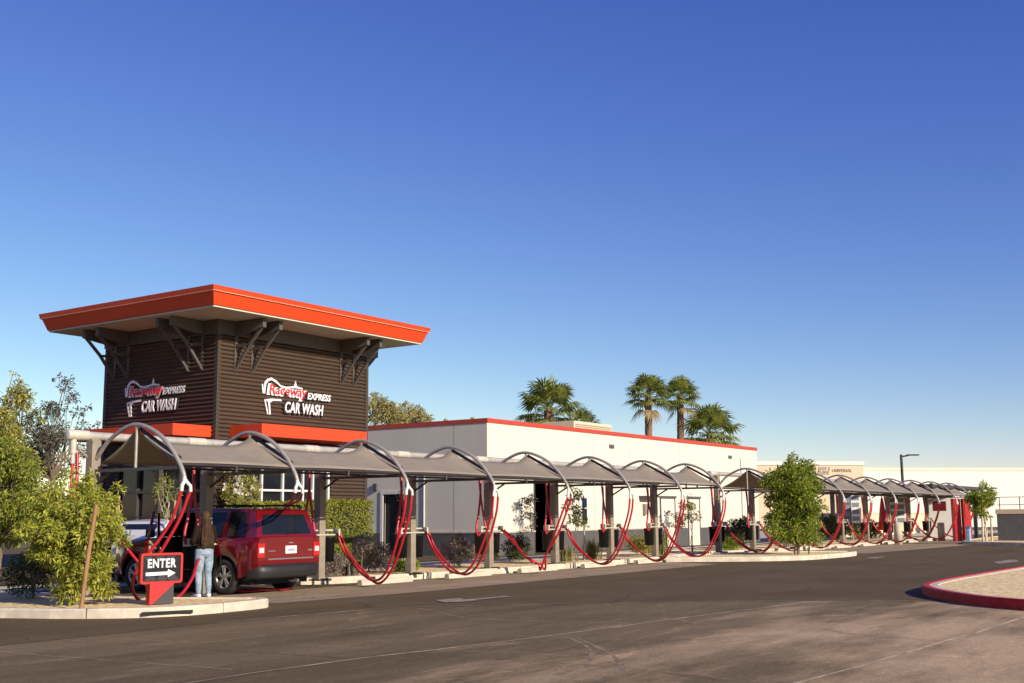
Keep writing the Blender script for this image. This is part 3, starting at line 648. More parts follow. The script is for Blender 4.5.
mb.grid([[Vector((p[0],-.07,p[1])) for p in fo],[Vector((p[0],.07,p[1])) for p in fo]], closed=True, smooth=False)
mb.grid([[Vector((p[0],-.07,p[1])) for p in fi],[Vector((p[0],.07,p[1])) for p in fi]], closed=True, smooth=False)
mb.build('frame', M['red'], es)
pn = MB().box(-.412,.412,-.045,.045,.468,1.002).build('panel', M['black'], es)
cv = MB()
M['chev'] = mat('grey sign chevron', (.045,.045,.05), .6, spec=.2)
for cx in (-.22,.02,.26):
    MB().add([(cx-.16,-.0475,.48),(cx,-.0475,.62),(cx+.16,-.0475,.48)], [(0,1,2)]).build('chevron', M['chev'], es, recalc=False)
for cx in (-.3,-.05,.2): MB().add([(cx-.1,-.0475,.98),(cx,-.0475,.86),(cx+.1,-.0475,.98)], [(0,1,2)]).build('chevron', M['chev'], es, recalc=False)
tx = text('ENTER', .25, M['letter_w'], es, (-.31,-.0505,.755), (PI/2,0,0), .002, .008, space=1.12); fit(tx, .62)
xz([(-.34,.585),(.14,.595),(.14,.545),(.31,.63),(.14,.715),(.14,.665),(-.34,.655)], .048, .053).build('arrow', M['letter_w'], es)
xz([(-.26,.0),(-.20,.0),(.26,.40),(.26,.44),(-.26,.44)], -.10, .10).build('pedestal', M['red'], es)
xz([(-.19,.0),(.26,.0),(.26,.395)], -.098, .098).build('pedestal_black_half', mat('charcoal pedestal', (.035,.033,.035), .5), es)  # charcoal half of the two-tone red and black pedestal

# ------------------------------------------------------------------ vehicles
def car(name, label, loc, rz, paint, P, open_door=False):
    t = thing(name, label, 'car', loc, rz)
    L_, W, zs, zb, zr = P['L'], P['W']/2, P['sill'], P['belt'], P['roof']
    ax0, ax1, wr = P['ax0'], P['ax1'], P['wr']
    def top(x):
        H = P['hood']   # list of (x,z)
        for (a,za),(b,zb_) in zip(H, H[1:]):
            if a <= x <= b: return za+(zb_-za)*(x-a)/(b-a)
        return H[-1][1]
    def hw(x):
        e0 = max(0, 1-x/.30); e1 = max(0, 1-(L_-x)/.55)
        return W*(1-.055*e0**2-.17*e1**2)
    def low(x):
        z = zs + .10*max(0,1-x/.5) + .05*max(0,1-(L_-x)/.6)
        for a in (ax0, ax1):
            d = abs(x-a); r = wr+.075
            if d < r: z = max(z, wr+math.sqrt(r*r-d*d)*1.0)
        return z
    xs = set([0,.03,.08,.15,L_-.03,L_-.1,L_-.2]); k = 0
    while k <= L_: xs.add(round(k,3)); k += .06
    for a in (ax0,ax1):
        for q in range(-20,21): xs.add(round(a+(wr+.075)*math.sin(q/20*PI/2),3))
    dx0, dx1 = P['door']     # front door opening (x rear, x front)
    xs |= {dx0, dx1}
    xs = sorted(x for x in xs if 0 <= x <= L_)
    def sect(x, sy):
        w_ = hw(x); lo = low(x); tp = top(x); lo = min(lo, tp-.1)
        zz = [lo, lo+(tp-lo)*.18, lo+(tp-lo)*.42, lo+(tp-lo)*.62, lo+(tp-lo)*.82, tp-.035, tp, tp+.006, tp+.012]
        fl = 0
        for a in (ax0,ax1):
            d = abs(x-a)
            if d < wr+.17: fl = max(fl, .022*min(1,(wr+.17-d)/.07))
        yy = [w_-.03+fl, w_-.012+fl, w_+fl, w_+fl*.8, w_-.004, w_-.022, w_-.06, w_*.6, 0]
        return [Vector((x, sy*y, z)) for y, z in zip(yy, zz)]
    body = MB()
    for sy in (-1,1):
        rows = [sect(x, sy) for x in xs]
        if open_door and sy == 1:
            for a, b in zip(xs, xs[1:]):
                ra, rb = sect(a, sy), sect(b, sy)
                lo_j = 6 if dx0-1e-6 <= a and b <= dx1+1e-6 else 0
                body.grid([ra[lo_j:], rb[lo_j:]])
        else: body.grid(rows)
        for x, r in ((0, sect(0,sy)), (L_, sect(L_,sy))):
            body.grid([r, [Vector((x,0,p.z)) for p in r]], smooth=False)
    # cabin: roof and pillars
    rx0, rx1, fx0, fx1 = P['rx0'], P['rx1'], P['fx0'], P['fx1']     # rear base/roof, front base/roof
    rw = W-.20; bw = W-.055
    def sp(x, z, sy, o=0.0):
        q = (z-zb)/(zr-zb); return Vector((x, sy*(bw+(rw-bw)*q+o), z))
    zt = zr-.06
    def lerp(a,b,q): return a+(b-a)*q
    roofrows = []
    for u in [0,.03,.1,.25,.5,.75,.9,.97,1]:
        x = lerp(rx1,fx1,u); cr = .05*(1-(2*u-1)**4)
        roofrows.append([Vector((x, rw*q*(1 if abs(q)<1 else 1.0), zr-.05+cr*(1-.5*q*q) if abs(q)<1 else zt)) for q in (-1,-.96,-.7,-.35,0,.35,.7,.96,1)])
    body.grid(roofrows)
    wins = P['wins']      # list of (xb0,xb1,xt0,xt1)
    zwb, zwt = zb+.02, zt-.035
    for sy in (-1,1):
        xb = [lerp(rx0,rx1,0)]; edges_b = [rx0]+[v for wq in wins for v in wq[:2]]+[fx0]; edges_t = [rx1]+[v for wq in wins for v in wq[2:]]+[fx1]
        for q in range(0, len(edges_b), 2):
            a, b_, c_, d_ = sp(edges_b[q],zb,sy), sp(edges_b[q+1],zb,sy), sp(edges_t[q+1],zwt,sy), sp(edges_t[q],zwt,sy)
            th = Vector((0,-sy*.05,0))
            body.add([a,b_,c_,d_,a+th,b_+th,c_+th,d_+th], [(0,1,2,3),(7,6,5,4),(0,4,5,1),(1,5,6,2),(2,6,7,3),(3,7,4,0)])
        a,b_,c_,d_ = sp(rx1,zwt,sy), sp(fx1,zwt,sy), sp(fx1,zt,sy), sp(rx1,zt,sy); th = Vector((0,-sy*.06,0))
        body.add([a,b_,c_,d_,a+th,b_+th], [(0,1,2,3),(0,4,5,1)])
        wq = []
    # rear of cabin and windshield frame as glass slabs with painted borders
    def slab(x0,z0,x1,z1,w0,w1): return [Vector((x0,-w0,z0)),Vector((x0,w0,z0)),Vector((x1,w1,z1)),Vector((x1,-w1,z1))]
    body.add(slab(rx0,zb,rx1,zt,bw,rw), [(0,1,2,3)])
    bo = body.build('body', [paint], t)
    sub = bo.modifiers.new('bevel', 'BEVEL'); sub.width = .012; sub.segments = 2; sub.limit_method = 'ANGLE'; sub.angle_limit = R(40)
    # glass
    def quadglass(pts, nm='window', m=M['glass_dk']):
        n_ = (pts[1]-pts[0]).cross(pts[2]-pts[0]).normalized()
        return MB().add([p+n_*.004 for p in pts]+[p-n_*.01 for p in pts], [(0,1,2,3),(7,6,5,4),(0,4,5,1),(1,5,6,2),(2,6,7,3),(3,7,4,0)]).build(nm, m, t)
    for sy in (-1,1):
        for j, (b0,b1,t0,t1) in enumerate(wins):
            if open_door and sy == 1 and j == len(wins)-1: continue
            pts = [sp(b0,zwb,sy,.001), sp(b1,zwb,sy,.001), sp(t1,zwt,sy,.001), sp(t0,zwt,sy,.001)]
            quadglass(pts)
    n0 = .12
    quadglass([Vector((lerp(rx0,rx1,.16)-.006, -bw+.17, lerp(zb,zt,.10))), Vector((lerp(rx0,rx1,.16)-.006, bw-.17, lerp(zb,zt,.10))), Vector((lerp(rx0,rx1,.86)-.006, rw-.14, lerp(zb,zt,.84))), Vector((lerp(rx0,rx1,.86)-.006, -rw+.14, lerp(zb,zt,.84)))], 'rear_window')
    quadglass([Vector((fx0,-bw+.08,zb+.02)), Vector((fx0,bw-.08,zb+.02)), Vector((fx1,rw-.06,zt-.02)), Vector((fx1,-rw+.06,zt-.02))], 'windscreen')
    # underbody, arches, cladding
    ub = MB(); ub.box(.25,L_-.3,-W+.13,W-.13,.20,.34)
    for a in (ax0,ax1): ub.box(a-wr-.05,a+wr+.05,-W+.26,W-.26,.2,wr*2+.03)
    ub.box(.2,.6,-W+.2,W-.2,.27,.6)
    ub.build('underbody', M['black'], t)
    for sy in (-1,1):
        y0, y1 = sorted((sy*(W-.06), sy*(W+.008))); MB().bbox(ax0+wr+.09,ax1-wr-.09,y0,y1,zs-.06,zs+.075,.012).build('sill', M['black'], t)
    # bumpers
    bp = MB()
    pr = [(-.075,.36),(-.10,.44),(-.10,.55),(-.02,.60)]
    ys = [-W*.985,-W*.94,-W*.8,-W*.4,0,W*.4,W*.8,W*.94,W*.985]; xo = [.34,.10,.015,0,0,0,.015,.10,.34]
    bp.grid([[Vector((dx+o_,y,z)) for dx,z in pr+[(.12,.61)]] for y,o_ in zip(ys,xo)])
    bp.grid([[Vector((.25+o_*.4,y,.30)), Vector((-.05+o_,y,.33)), Vector((-.075+o_,y,.36))] for y,o_ in zip(ys,xo)])
    bp.build('rear_bumper', M['bumper'], t)
    bp = MB(); xo2 = [-.42,-.15,-.04,0,.02,0,-.04,-.15,-.42]
    bp.grid([[Vector((L_+o_+dx,y*.97,z)) for dx,z in ((-.1,.28),(.03,.33),(.06,.5),(.03,.62),(-.06,.66))] for y,o_ in zip(ys,xo2)])
    bp.build('front_bumper', paint, t)
    # lights
    for sy in (-1,1):
        y0,y1 = sorted((sy*(W-.23),sy*(W-.035)))
        lt = MB(); lt.bbox(-.018,.09,y0,y1,.735,1.02,.012); tl = lt.build('tail_light', M['tail'], t)
        l2 = MB(); l2.bbox(-.024,.0,y0+.035,y1-.035,.83,.93,.006); l2.build('reversing_lens', M['lens'], tl)
        y0,y1 = sorted((sy*(W-.42),sy*(W-.16)))
        MB().bbox(L_-.22,L_-.02,y0,y1,.70,.88,.02).build('headlight', M['lens'], t)
    gm = MB()
    for k in range(7): gm.box(L_-.03,L_+.02,-.42+.12*k,-.36+.12*k,.66,.86)
    gm.build('grille', M['chrome'], t)
    if P.get('plate'):
        pl_ = MB().bbox(-.014,.01,-.20,.12,.80,.955,.004).build('licence_plate', M['letter_w'], t)
        MB().box(-.0165,-.012,-.14,.05,.85,.90).build('plate_print', mat('faded plate print', (.30,.30,.38), .6), pl_)
        MB().bbox(-.012,.0,-.70,.60,.685,.715,.004).build('tailgate_strip', M['chrome'], t)
        MB().bbox(-.012,.0,-.10,.03,1.0,1.03,.004).build('badge', M['chrome'], t)
        MB().bbox(-.012,.0,.40,.60,.85,.87,.003).build('badge', M['chrome'], t); MB().bbox(-.012,.0,-.66,-.54,.84,.875,.003).build('badge', M['chrome'], t)
        MB().tube([(-.02,-.25,.25),(.3,-.25,.27)], .035).build('exhaust', M['chrome'], t)
        # rear wiper
        MB().tube([(lerp(rx0,rx1,.14)-.03,.05,lerp(zb,zt,.12)),(lerp(rx0,rx1,.22)-.03,-.35,lerp(zb,zt,.2))], .010).build('wiper', M['black'], t)
    rl = MB()
    for sy in (-1,1):
        rl.tube(smooth_pts([(rx1+.15,sy*(rw-.07),zr-.05),(rx1+.25,sy*(rw-.07),zr+.035),(fx1-.3,sy*(rw-.07),zr+.035),(fx1-.2,sy*(rw-.07),zr-.05)],24), .018)
    if P.get('rails'):
        for x in (rx1+.5, rx1+1.2): rl.tube([(x,-rw+.07,zr+.04),(x,rw-.07,zr+.04)], .016)
    rl.build('roof_rail', M['black'], t)
    # door handles / mirrors
    for sy in (-1,1):
        for x in P['handles']:
            if open_door and sy == 1 and x > dx0: continue
            MB().bbox(x-.09,x+.09,min(sy*(W-.005),sy*(W+.03)),max(sy*(W-.005),sy*(W+.03)),zb-.14,zb-.11,.008).build('door_handle', paint, t)
        if open_door and sy == 1: continue
        MB().bbox(dx1-.16,dx1-.02,min(sy*(W-.02),sy*(W+.2)),max(sy*(W-.02),sy*(W+.2)),zb,zb+.16,.03).build('mirror', paint, t)
    # door seams: thin dark grooves
    sm = MB()
    for sy in (-1,1):
        for x in P['seams']:
            sm.box(x-.004,x+.004,min(sy*(W-.03),sy*(W+.0015)),max(sy*(W-.03),sy*(W+.0015)),zs+.1,zb-.04)
    sm.build('door_gap', M['black'], t)
    # wheels
    for a in (ax0,ax1):
        for sy in (-1,1):
            Mx = Matrix.Translation((a, sy*(W-.125), wr)) @ Matrix.Scale(sy,4,(0,1,0))
            ty = MB(); hw_ = .108; ri = wr*.66
            ty.lathe([(ri,-hw_+.02),(ri+.02,-hw_),(wr-.03,-hw_),(wr,-hw_+.03),(wr,hw_-.03),(wr-.03,hw_),(ri+.02,hw_),(ri,hw_-.02)], 40, axis='y', Mx=Mx)
            wh = ty.build('wheel', M['tyre'], t)
            rm = MB(); rm.lathe([(ri+.004,-hw_+.02),(ri+.004,hw_-.012),(ri-.018,hw_-.02),(ri-.03,hw_-.06)], 40, axis='y', Mx=Mx)
            for q in range(5):
                an = 2*PI*q/5+.3
                for w0_,off in ((.045,-.16),(.045,.16)):
                    pts = [(math.cos(an+off*.5)*.05, hw_-.045, math.sin(an+off*.5)*.05), (math.cos(an+off)*(ri-.01), hw_-.03, math.sin(an+off)*(ri-.01))]
                    rm.tube(pts, [.035,.028], 6, Mx=Mx)
            rm.lathe([(0,hw_-.02),(.06,hw_-.025),(.075,hw_-.05)], 16, axis='y', Mx=Mx)
            rm.build('rim', M['alloy'], wh)
            MB().lathe([(0,hw_-.075),(ri-.01,hw_-.075)], 24, axis='y', Mx=Mx).build('brake_disc', M['steel_dk'], wh)
    if open_door:
        inn = MB(); inn.box(.9,fx0-.1,-W+.15,W-.16,.34,.40); inn.box(.85,.9,-W+.15,W-.16,.36,zb+.1)
        inn.box(fx0-.35,fx0-.05,-W+.15,W-.16,.40,zb-.02); inn.build('cabin_floor', M['dark_in'], t)
        for y in (-.38,.38):
            se = MB(); se.bbox(dx0+.15,dx0+.70,y-.25,y+.25,.44,.62,.05); se.bbox(dx0+.02,dx0+.22,y-.24,y+.24,.56,1.20,.06); se.bbox(dx0+.02,dx0+.14,y-.13,y+.13,1.20,1.40,.04); se.build('seat', M['tan_seat'], t)
        MB().lathe([(.17,-.015),(.19,0),(.17,.015),(.155,0),(.17,-.015)], 20, (0,0,0), 'x', Mx=Matrix.Translation((fx0-.48,.38,.98))@Matrix.Rotation(R(-20),4,'Y')).build('steering_wheel', M['black'], t)
        # hinged front door, swung open
        b0,b1,t0,t1 = wins[-1]; dl = dx1-dx0
        hinge = Matrix.Translation((dx1, W-.01, 0)) @ Matrix.Rotation(R(-P['open']),4,'Z')
        d = MB(); d.bbox(-dl,0,-.075,.0,zs+.02,zb-.005,.012,Mx=hinge); dd = d.build('front_door', paint, t)
        f = MB()
        fr_ = [(-(dx1-b0)+.0,zb-.01),(-(dx1-t0),zwt+.01),(-(dx1-t1),zwt+.01),(-.02,zb-.01)]
        f.tube([Vector((x,-.05-(.10 if z>zb else 0),z)) for x,z in fr_], .032, 6, Mx=hinge); f.build('window_frame', paint, dd)
        MB().bbox(-dl+.05,-.05,-.10,-.072,zs+.08,zb-.02,.02,Mx=hinge).build('door_lining', M['tan_seat'], dd)
        MB().bbox(-dl+.2,-.25,-.15,-.098,zb-.30,zb-.22,.02,Mx=hinge).build('arm_rest', M['dark_in'], dd)
        MB().bbox(-.15,-.01,.02,.20,zb,zb+.17,.03,Mx=hinge).build('mirror', M['black'], dd)
    return t
M['tyre'] = mat('tyre rubber', (.02,.019,.018), .8, 0, .2, 12)
M['alloy'] = mat('alloy rim', (.50,.48,.45), .35, .75)
M['chrome'] = mat('dull chrome', (.45,.43,.42), .25, .8)
M['bumper'] = mat('black bumper plastic', (.018,.016,.015), .5, 0, .1, 10)
M['tail'] = mat('tail lamp red', (.45,.01,.01), .15, 0, coat=1)
M['lens'] = mat('clear lens', (.70,.66,.64), .12, 0, coat=1)
M['tan_seat'] = mat('tan trim', (.50,.38,.24), .7, 0, .08, 6)
M['carred'] = mat('dark red car paint', (.15,.002,.005), .25, .1, .03, 2, coat=.9)
M['carwhite'] = mat('silver white car paint', (.72,.71,.69), .4, .05, coat=.8)
PAT = dict(L=4.42, W=1.86, sill=.33, belt=1.13, roof=1.73, ax0=.93, ax1=3.58, wr=.352,
           hood=[(0,1.125),(.05,1.14),(2.95,1.13),(3.05,1.12),(3.6,1.08),(4.2,1.0),(4.36,.94),(4.42,.80)],
           rx0=.05, rx1=.22, fx0=3.02, fx1=2.42, wins=[(.36,.88,.46,.88),(1.03,1.80,1.02,1.76),(1.93,2.86,1.88,2.36)],
           door=(1.86,2.94), handles=[1.15,2.02], seams=[1.0,1.86,2.94], open=52, plate=True, rails=True)
suv = car('red_suv', 'dark red boxy SUV with its driver door open, seen from behind', (17.30,17.42,0), R(91.5), M['carred'], PAT, True)
ROG = dict(L=4.6, W=1.82, sill=.34, belt=1.02, roof=1.52, ax0=.85, ax1=3.5, wr=.35,
           hood=[(0,.98),(.08,1.02),(3.1,1.02),(3.3,1.0),(4.1,.9),(4.5,.75),(4.6,.62)],
           rx0=.10, rx1=.75, fx0=3.3, fx1=2.3, wins=[(.42,1.0,.95,1.12),(1.08,1.9,1.2,1.85),(2.0,3.05,1.95,2.4)],
           door=(1.95,3.0), handles=[1.2,2.1], seams=[1.05,1.95,3.0])
car('white_car', 'silver white hatchback standing behind the red SUV beside the tower', (18.02,23.75,0), R(8), M['carwhite'], ROG)

# ------------------------------------------------------------------ person
def person():
    t = thing('person', 'woman with long dark hair, brown top and pale jeans at the SUV door', 'person', (15.60,18.02,.0), R(-12))
    K = dict  # joints: local +y forward (away from camera side), x right
    J = {}
    bm = bmesh.new()
    def chain(pts, m=8):
        # capsule chain: blended ellipses
        mb = MB(); P = [Vector(p[:3]) for p in pts]; rs = [p[3] for p in pts]
        fine = smooth_pts(P, m*len(P)); k = len(fine)
        rr_ = []
        for i in range(k):
            q = i/(k-1)*(len(rs)-1); a = int(min(q, len(rs)-2)); rr_.append(rs[a]+(rs[a+1]-rs[a])*(q-a))
        mb.tube(fine, rr_, 14)
        for p, r in ((P[0],rs[0]),(P[-1],rs[-1])):
            prof = [(r*math.sin(a*PI/8), -r*math.cos(a*PI/8)) for a in range(9)]; mb.lathe(prof, 14, p)
        return mb
    parts = []
    # legs
    for sx in (-1,1):
        parts.append(chain([(sx*.085,0,.86,.092),(sx*.098,.0,.66,.082),(sx*.10,.015,.47,.058),(sx*.105,-.005,.32,.054),(sx*.108,-.02,.09,.036)]))
        parts.append(chain([(sx*.108,-.035,.045,.036),(sx*.115,.05,.04,.036),(sx*.12,.16,.025,.025)]))
    # pelvis, torso: elliptical by stacking
    tor = MB(); prof = [(.78,.10,.085),(.84,.165,.118),(.90,.175,.122),(.97,.155,.108),(1.05,.135,.096),(1.14,.145,.102),(1.24,.16,.105),(1.31,.165,.092),(1.36,.12,.075),(1.40,.055,.055),(1.47,.048,.052)]
    tor.grid([[Vector((a*math.cos(2*PI*j/20), b*math.sin(2*PI*j/20)+(.012 if z<.92 else 0)*-1, z)) for j in range(20)] for z,a,b in prof], closed=True)
    tor.add([(0,0,.77)]+[(.10*math.cos(2*PI*j/20),.085*math.sin(2*PI*j/20),.78) for j in range(20)], [(0,1+j,1+(j+1)%20) for j in range(20)])
    parts.append(tor)
    # head tilted towards car
    hd = MB(); prof = [(r, h) for r, h in ((0,1.425),(.045,1.432),(.066,1.46),(.074,1.50),(.077,1.54),(.073,1.585),(.056,1.62),(.03,1.638),(0,1.642))]
    hd.lathe(prof, 18, (0,.012,0)); hd.v = [(x, y*1.18, z) for x,y,z in hd.v]; parts.append(hd)
    parts.append(chain([(0,.10,1.53,.012),(0,.118,1.505,.015),(0,.108,1.495,.012)]))    # nose
    for sx in (-1,1): parts.append(chain([(sx*.076,.01,1.545,.012),(sx*.082,.0,1.52,.014),(sx*.076,.01,1.497,.010)]))   # ears
    # arms: right reaches to the car, left bent in front
    A = {1:[(.165,0,1.32,.05),(.215,.03,1.20,.045),(.245,.09,1.08,.038),(.275,.22,1.16,.034),(.30,.32,1.25,.025)],
        -1:[(-.165,0,1.32,.05),(-.205,.0,1.18,.045),(-.215,.05,1.06,.038),(-.16,.19,1.07,.034),(-.09,.28,1.12,.025)]}
    for sx in (1,-1):
        parts.append(chain(A[sx])); e0 = Vector(A[sx][-1][:3]); d = (e0-Vector(A[sx][-2][:3])).normalized()
        side = d.cross(Vector((0,0,1))).normalized(); upv = side.cross(d).normalized()
        palm = e0+d*.05; parts.append(chain([(*e0,.024),(*palm,.027),(*(palm+d*.03),.026)]))
        for q, ln in ((-.03,.055),(-.010,.068),(.011,.062),(.031,.05)):
            b0 = palm+d*.03+side*q; k1 = b0+d*ln*.5-upv*.008; k2 = b0+d*ln*.85-upv*.028
            parts.append(chain([(*b0,.0095),(*k1,.0088),(*k2,.0075)]))
        b0 = palm-side*.028*sx; parts.append(chain([(*b0,.011),(*(b0-side*.022*sx+d*.025),.010),(*(b0-side*.026*sx+d*.052),.008)]))
    al = MB()
    for p_ in parts: al.add(p_.v, p_.f, 0, True)
    body = al.build('body', M['skin'], t)
    md = body.modifiers.new('r','REMESH'); md.mode = 'VOXEL'; md.voxel_size = .0075; md.use_smooth_shade = True
    bpy.context.view_layer.update(); dg = bpy.context.evaluated_depsgraph_get()
    me = bpy.data.meshes.new_from_object(body.evaluated_get(dg)); body.modifiers.clear(); body.data = me
    for p_ in me.polygons: p_.use_smooth = True
    me.materials.clear(); me.materials.append(M['skin'])
    b2 = bmesh.new(); b2.from_mesh(me)
    for _ in range(3): bmesh.ops.smooth_vert(b2, verts=b2.verts, factor=.4, use_axis_x=True, use_axis_y=True, use_axis_z=True)
    b2.to_mesh(me); b2.free()
    # face: eyes and mouth
    for sx in (-1,1):
        MB().lathe([(0,-.008),(.009,-.004),(.011,0),(.009,.004),(0,.008)], 10, (sx*.030,.094,1.535), 'y').build('eye', M['letter_w'], t)
    MB().bbox(-.022,.022,.088,.099,1.468,1.476,.003).build('mouth', mat('lip', (.35,.10,.08), .5), t)
    # clothes: offset shells of the body surface
    def shell(nm, m, test, off):
        b3 = bmesh.new(); b3.from_mesh(me)
        bmesh.ops.delete(b3, geom=[f for f in b3.faces if not test(f.calc_center_median())], context='FACES')
        b3.normal_update()
        for v in b3.verts:
            k = noise.noise(v.co*14)*.004; v.co += v.normal*(off+k)
        m2 = bpy.data.meshes.new(nm); b3.to_mesh(m2); b3.free(); m2.materials.append(m)
        for p_ in m2.polygons: p_.use_smooth = True
        o = bpy.data.objects.new(nm, m2); C.objects.link(o); o.parent = t
        s_ = o.modifiers.new('s','SOLIDIFY'); s_.thickness = .006; s_.offset = 1
        return o
    shell('jeans', M['jeans'], lambda c: c.z < .965 and c.z > .085, .006)
    shell('top', M['top'], lambda c: .93 < c.z < 1.375 and not (c.y > .17 and abs(c.x) > .02) , .011)
    shell('shoe', M['letter_w'], lambda c: c.z < .085 and c.y > -.02 or c.z < .07, .006)
    # hair: cap plus long strands down the back
    h = MB(); prof = [(r*1.14, 1.53+(z-1.53)*1.06) for r, z in ((.070,1.47),(.078,1.52),(.079,1.56),(.072,1.60),(.054,1.63),(.03,1.65),(0,1.655))]
    h.lathe(prof, 20, (0,-.004,0)); h.v = [(x, y*1.14-.006 if y < .05 else .045, z) for x,y,z in h.v]
    hr = random.Random(3)
    for k in range(130):
        a = R(hr.uniform(185,355)); q = hr.uniform(.8,1.05); x0, y0 = .078*math.cos(a)*q, .088*math.sin(a)*q
        ln = hr.uniform(.34,.50); x1 = x0*1.5+hr.uniform(-.02,.02)
        h.tube(smooth_pts([(x0*.8,y0*.8,1.60),(x0,y0-.012,1.50),(x0*1.25,y0-.045-.01*hr.random(),1.38),(x1,-.115-.025*hr.random()+.03*abs(x1)*4,1.38-ln*.5),(x1*.95+hr.uniform(-.02,.02),-.12-.02*hr.random(),1.42-ln)],14), [.012]*4+[.013]*5+[.010,.009,.007,.005,.003][:5] if False else .0105, 5)
    h.build('hair', M['hair'], t)
    return t
M['skin'] = mat('skin', (.52,.30,.21), .5, 0, .05, 20)
M['jeans'] = mat('washed jeans', (.19,.26,.35), .9, 0, .22, 9, .2, 200, col2=(.30,.37,.45), spec=.1)
M['top'] = mat('dark brown top', (.022,.014,.011), .9, 0, .15, 10, spec=.08)
M['hair'] = mat('dark hair', (.050,.028,.017), .6, 0, .3, 30, island=.5, spec=.1)
person()

# ------------------------------------------------------------------ vegetation
def leaf(mb, p, d, nrm, l, w, mi=0, bend=.25):
    s_ = d.cross(nrm); s_ = s_.normalized() if s_.length > 1e-5 else d.orthogonal().normalized()
    n_ = s_.cross(d)
    m_ = p+d*l*.5+n_*l*.06; e = p+d*l-n_*l*bend
    o = len(mb.v); mb.v += [tuple(p), tuple(m_+s_*w*.5), tuple(e), tuple(m_-s_*w*.5)]
    mb.f.append((o,o+1,o+2)); mb.f.append((o,o+2,o+3)); mb.mi += [mi,mi]; mb.sm += [False,False]
def rdir(r, up=.0):
    z = r.uniform(-1,1)+up; a = r.uniform(0,2*PI); q = math.sqrt(max(.01,1-min(1,z*z)))
    return Vector((q*math.cos(a), q*math.sin(a), z)).normalized()
def clump_leaves(mb, r, c, rad, n, l, w, droop=.2, squash=.8):
    for _ in range(n):
        d = rdir(r, .15); p = c + Vector((d.x,d.y,d.z*squash))*rad*(r.random()**.45)
        dd = (d + rdir(r)*.9 + Vector((0,0,-droop))).normalized()
        leaf(mb, p, dd, rdir(r, .9), l*r.uniform(.6,1.25), w*r.uniform(.7,1.2))
def limb(mb, a, b, r0, r1, r, wob=.08, n=7):
    A, B = Vector(a), Vector(b); L_ = (B-A).length; P = []
    for i in range(n):
        q = i/(n-1); P.append(A.lerp(B,q)+ (rdir(r)*wob*L_*math.sin(PI*q) if 0<i<n-1 else Vector()))
    mb.tube(P, [r0+(r1-r0)*i/(n-1) for i in range(n)], 7)
def tree(name, label, cat, loc, clumps, lm, bark, n, l, w, trunk=None, seed=1, droop=.2, group=None, flowers=None, squash=.8, part='crown'):
    """clumps: list of (x,y,z,rad) relative; trunk: list of base points [(x,y)] each forking to clumps"""
    r = random.Random(seed); t = thing(name, label, cat, loc, 0, group)
    cr = MB(); tot = sum(c[3]**2 for c in clumps)
    for c in clumps: clump_leaves(cr, r, Vector(c[:3]), c[3], int(n*c[3]**2/tot), l, w, droop, squash)
    cr.build(part, lm, t, recalc=False)
    if trunk:
        tk = MB()
        for k, (x, y, rad, fx, fy, fz) in enumerate(trunk):
            limb(tk, (x,y,0), (fx,fy,fz), rad, rad*.7, r, .04)
            mine = [c for j, c in enumerate(clumps) if j % len(trunk) == k]
            for c in mine:
                limb(tk, (fx,fy,fz), (c[0]*.85+fx*.15,c[1]*.85+fy*.15,c[2]), rad*.55, rad*.12, r, .08)
                for _ in range(3):
                    d = rdir(r,.2)*c[3]*.8; limb(tk, c[:3], (c[0]+d.x,c[1]+d.y,c[2]+d.z), rad*.16, rad*.05, r, .1, 4)
        tk.build('trunk', bark, t)
    if flowers:
        f = MB()
        for _ in range(flowers[0]):
            c = r.choice(clumps); d = rdir(r,.2); p = Vector(c[:3])+d*c[3]*.95
            for q in range(5): leaf(f, p, (rdir(r)+Vector((0,-.5,.2))).normalized(), rdir(r,.5), flowers[1], flowers[1]*.8)
        f.build('blossom', flowers[2], t, recalc=False)
    return t
def blob(r, cx, cy, cz, rx, ry, rz, n, r0, r1, shell=.55):
    out = []
    for _ in range(n):
        d = rdir(r); q = shell+(1-shell)*r.random(); s_ = r.uniform(r0,r1)
        out.append((cx+d.x*rx*q, cy+d.y*ry*q, cz+d.z*rz*q, s_))
    return out
vr = random.Random(11)
# yellow green bush at the near kerb
cl = blob(vr,.02,0,1.30,.78,.70,.70,74,.09,.22,.35) + blob(vr,.1,-.1,.5,.40,.40,.48,34,.09,.2) + blob(vr,-.55,.1,1.15,.38,.35,.5,12,.08,.18) + blob(vr,.55,0,1.25,.38,.3,.5,12,.08,.18) + [(.2,0,2.08,.12),(-.15,0,2.1,.10),(.75,0,1.9,.10),(-.75,0,1.75,.10)]
tree('bush', 'yellow green leafy bush tied beside a leaning stake at the near kerb', 'bush', (11.98,16.95,.13), cl, M['lf_bush'], M['bark'], 10500, .105, .038,
     [(.05,0,.03,.05,0,.7),(.12,.05,.025,.25,.1,.8),(-.05,.05,.025,-.2,0,.75)], 21, .35)
tag(MB().tube([(11.42,15.97,.1),(11.53,16.0,.95),(11.66,16.03,1.74)], .034, 9).build('stake', M['wood']), 'reddish wooden stake leaning in front of the near bush', 'stake', 'wooden plant stakes')
# dark shrub far left
cl = blob(vr,0,0,.62,.8,.8,.5,26,.2,.34)
tree('bush', 'dark green rounded shrub at the left picture edge', 'bush', (10.75,18.9,.13), cl, M['lf_dark'], M['bark'], 5200, .07, .03, [(0,0,.03,0,0,.4),(.1,.1,.03,.2,.1,.4)], 22)
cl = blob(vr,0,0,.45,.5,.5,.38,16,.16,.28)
tree('bush', 'low dark shrub in shade beneath the yellow green bush', 'bush', (12.6,19.0,.13), cl, M['lf_dark'], M['bark'], 2200, .07, .03, [(0,0,.03,0,0,.3)], 23)
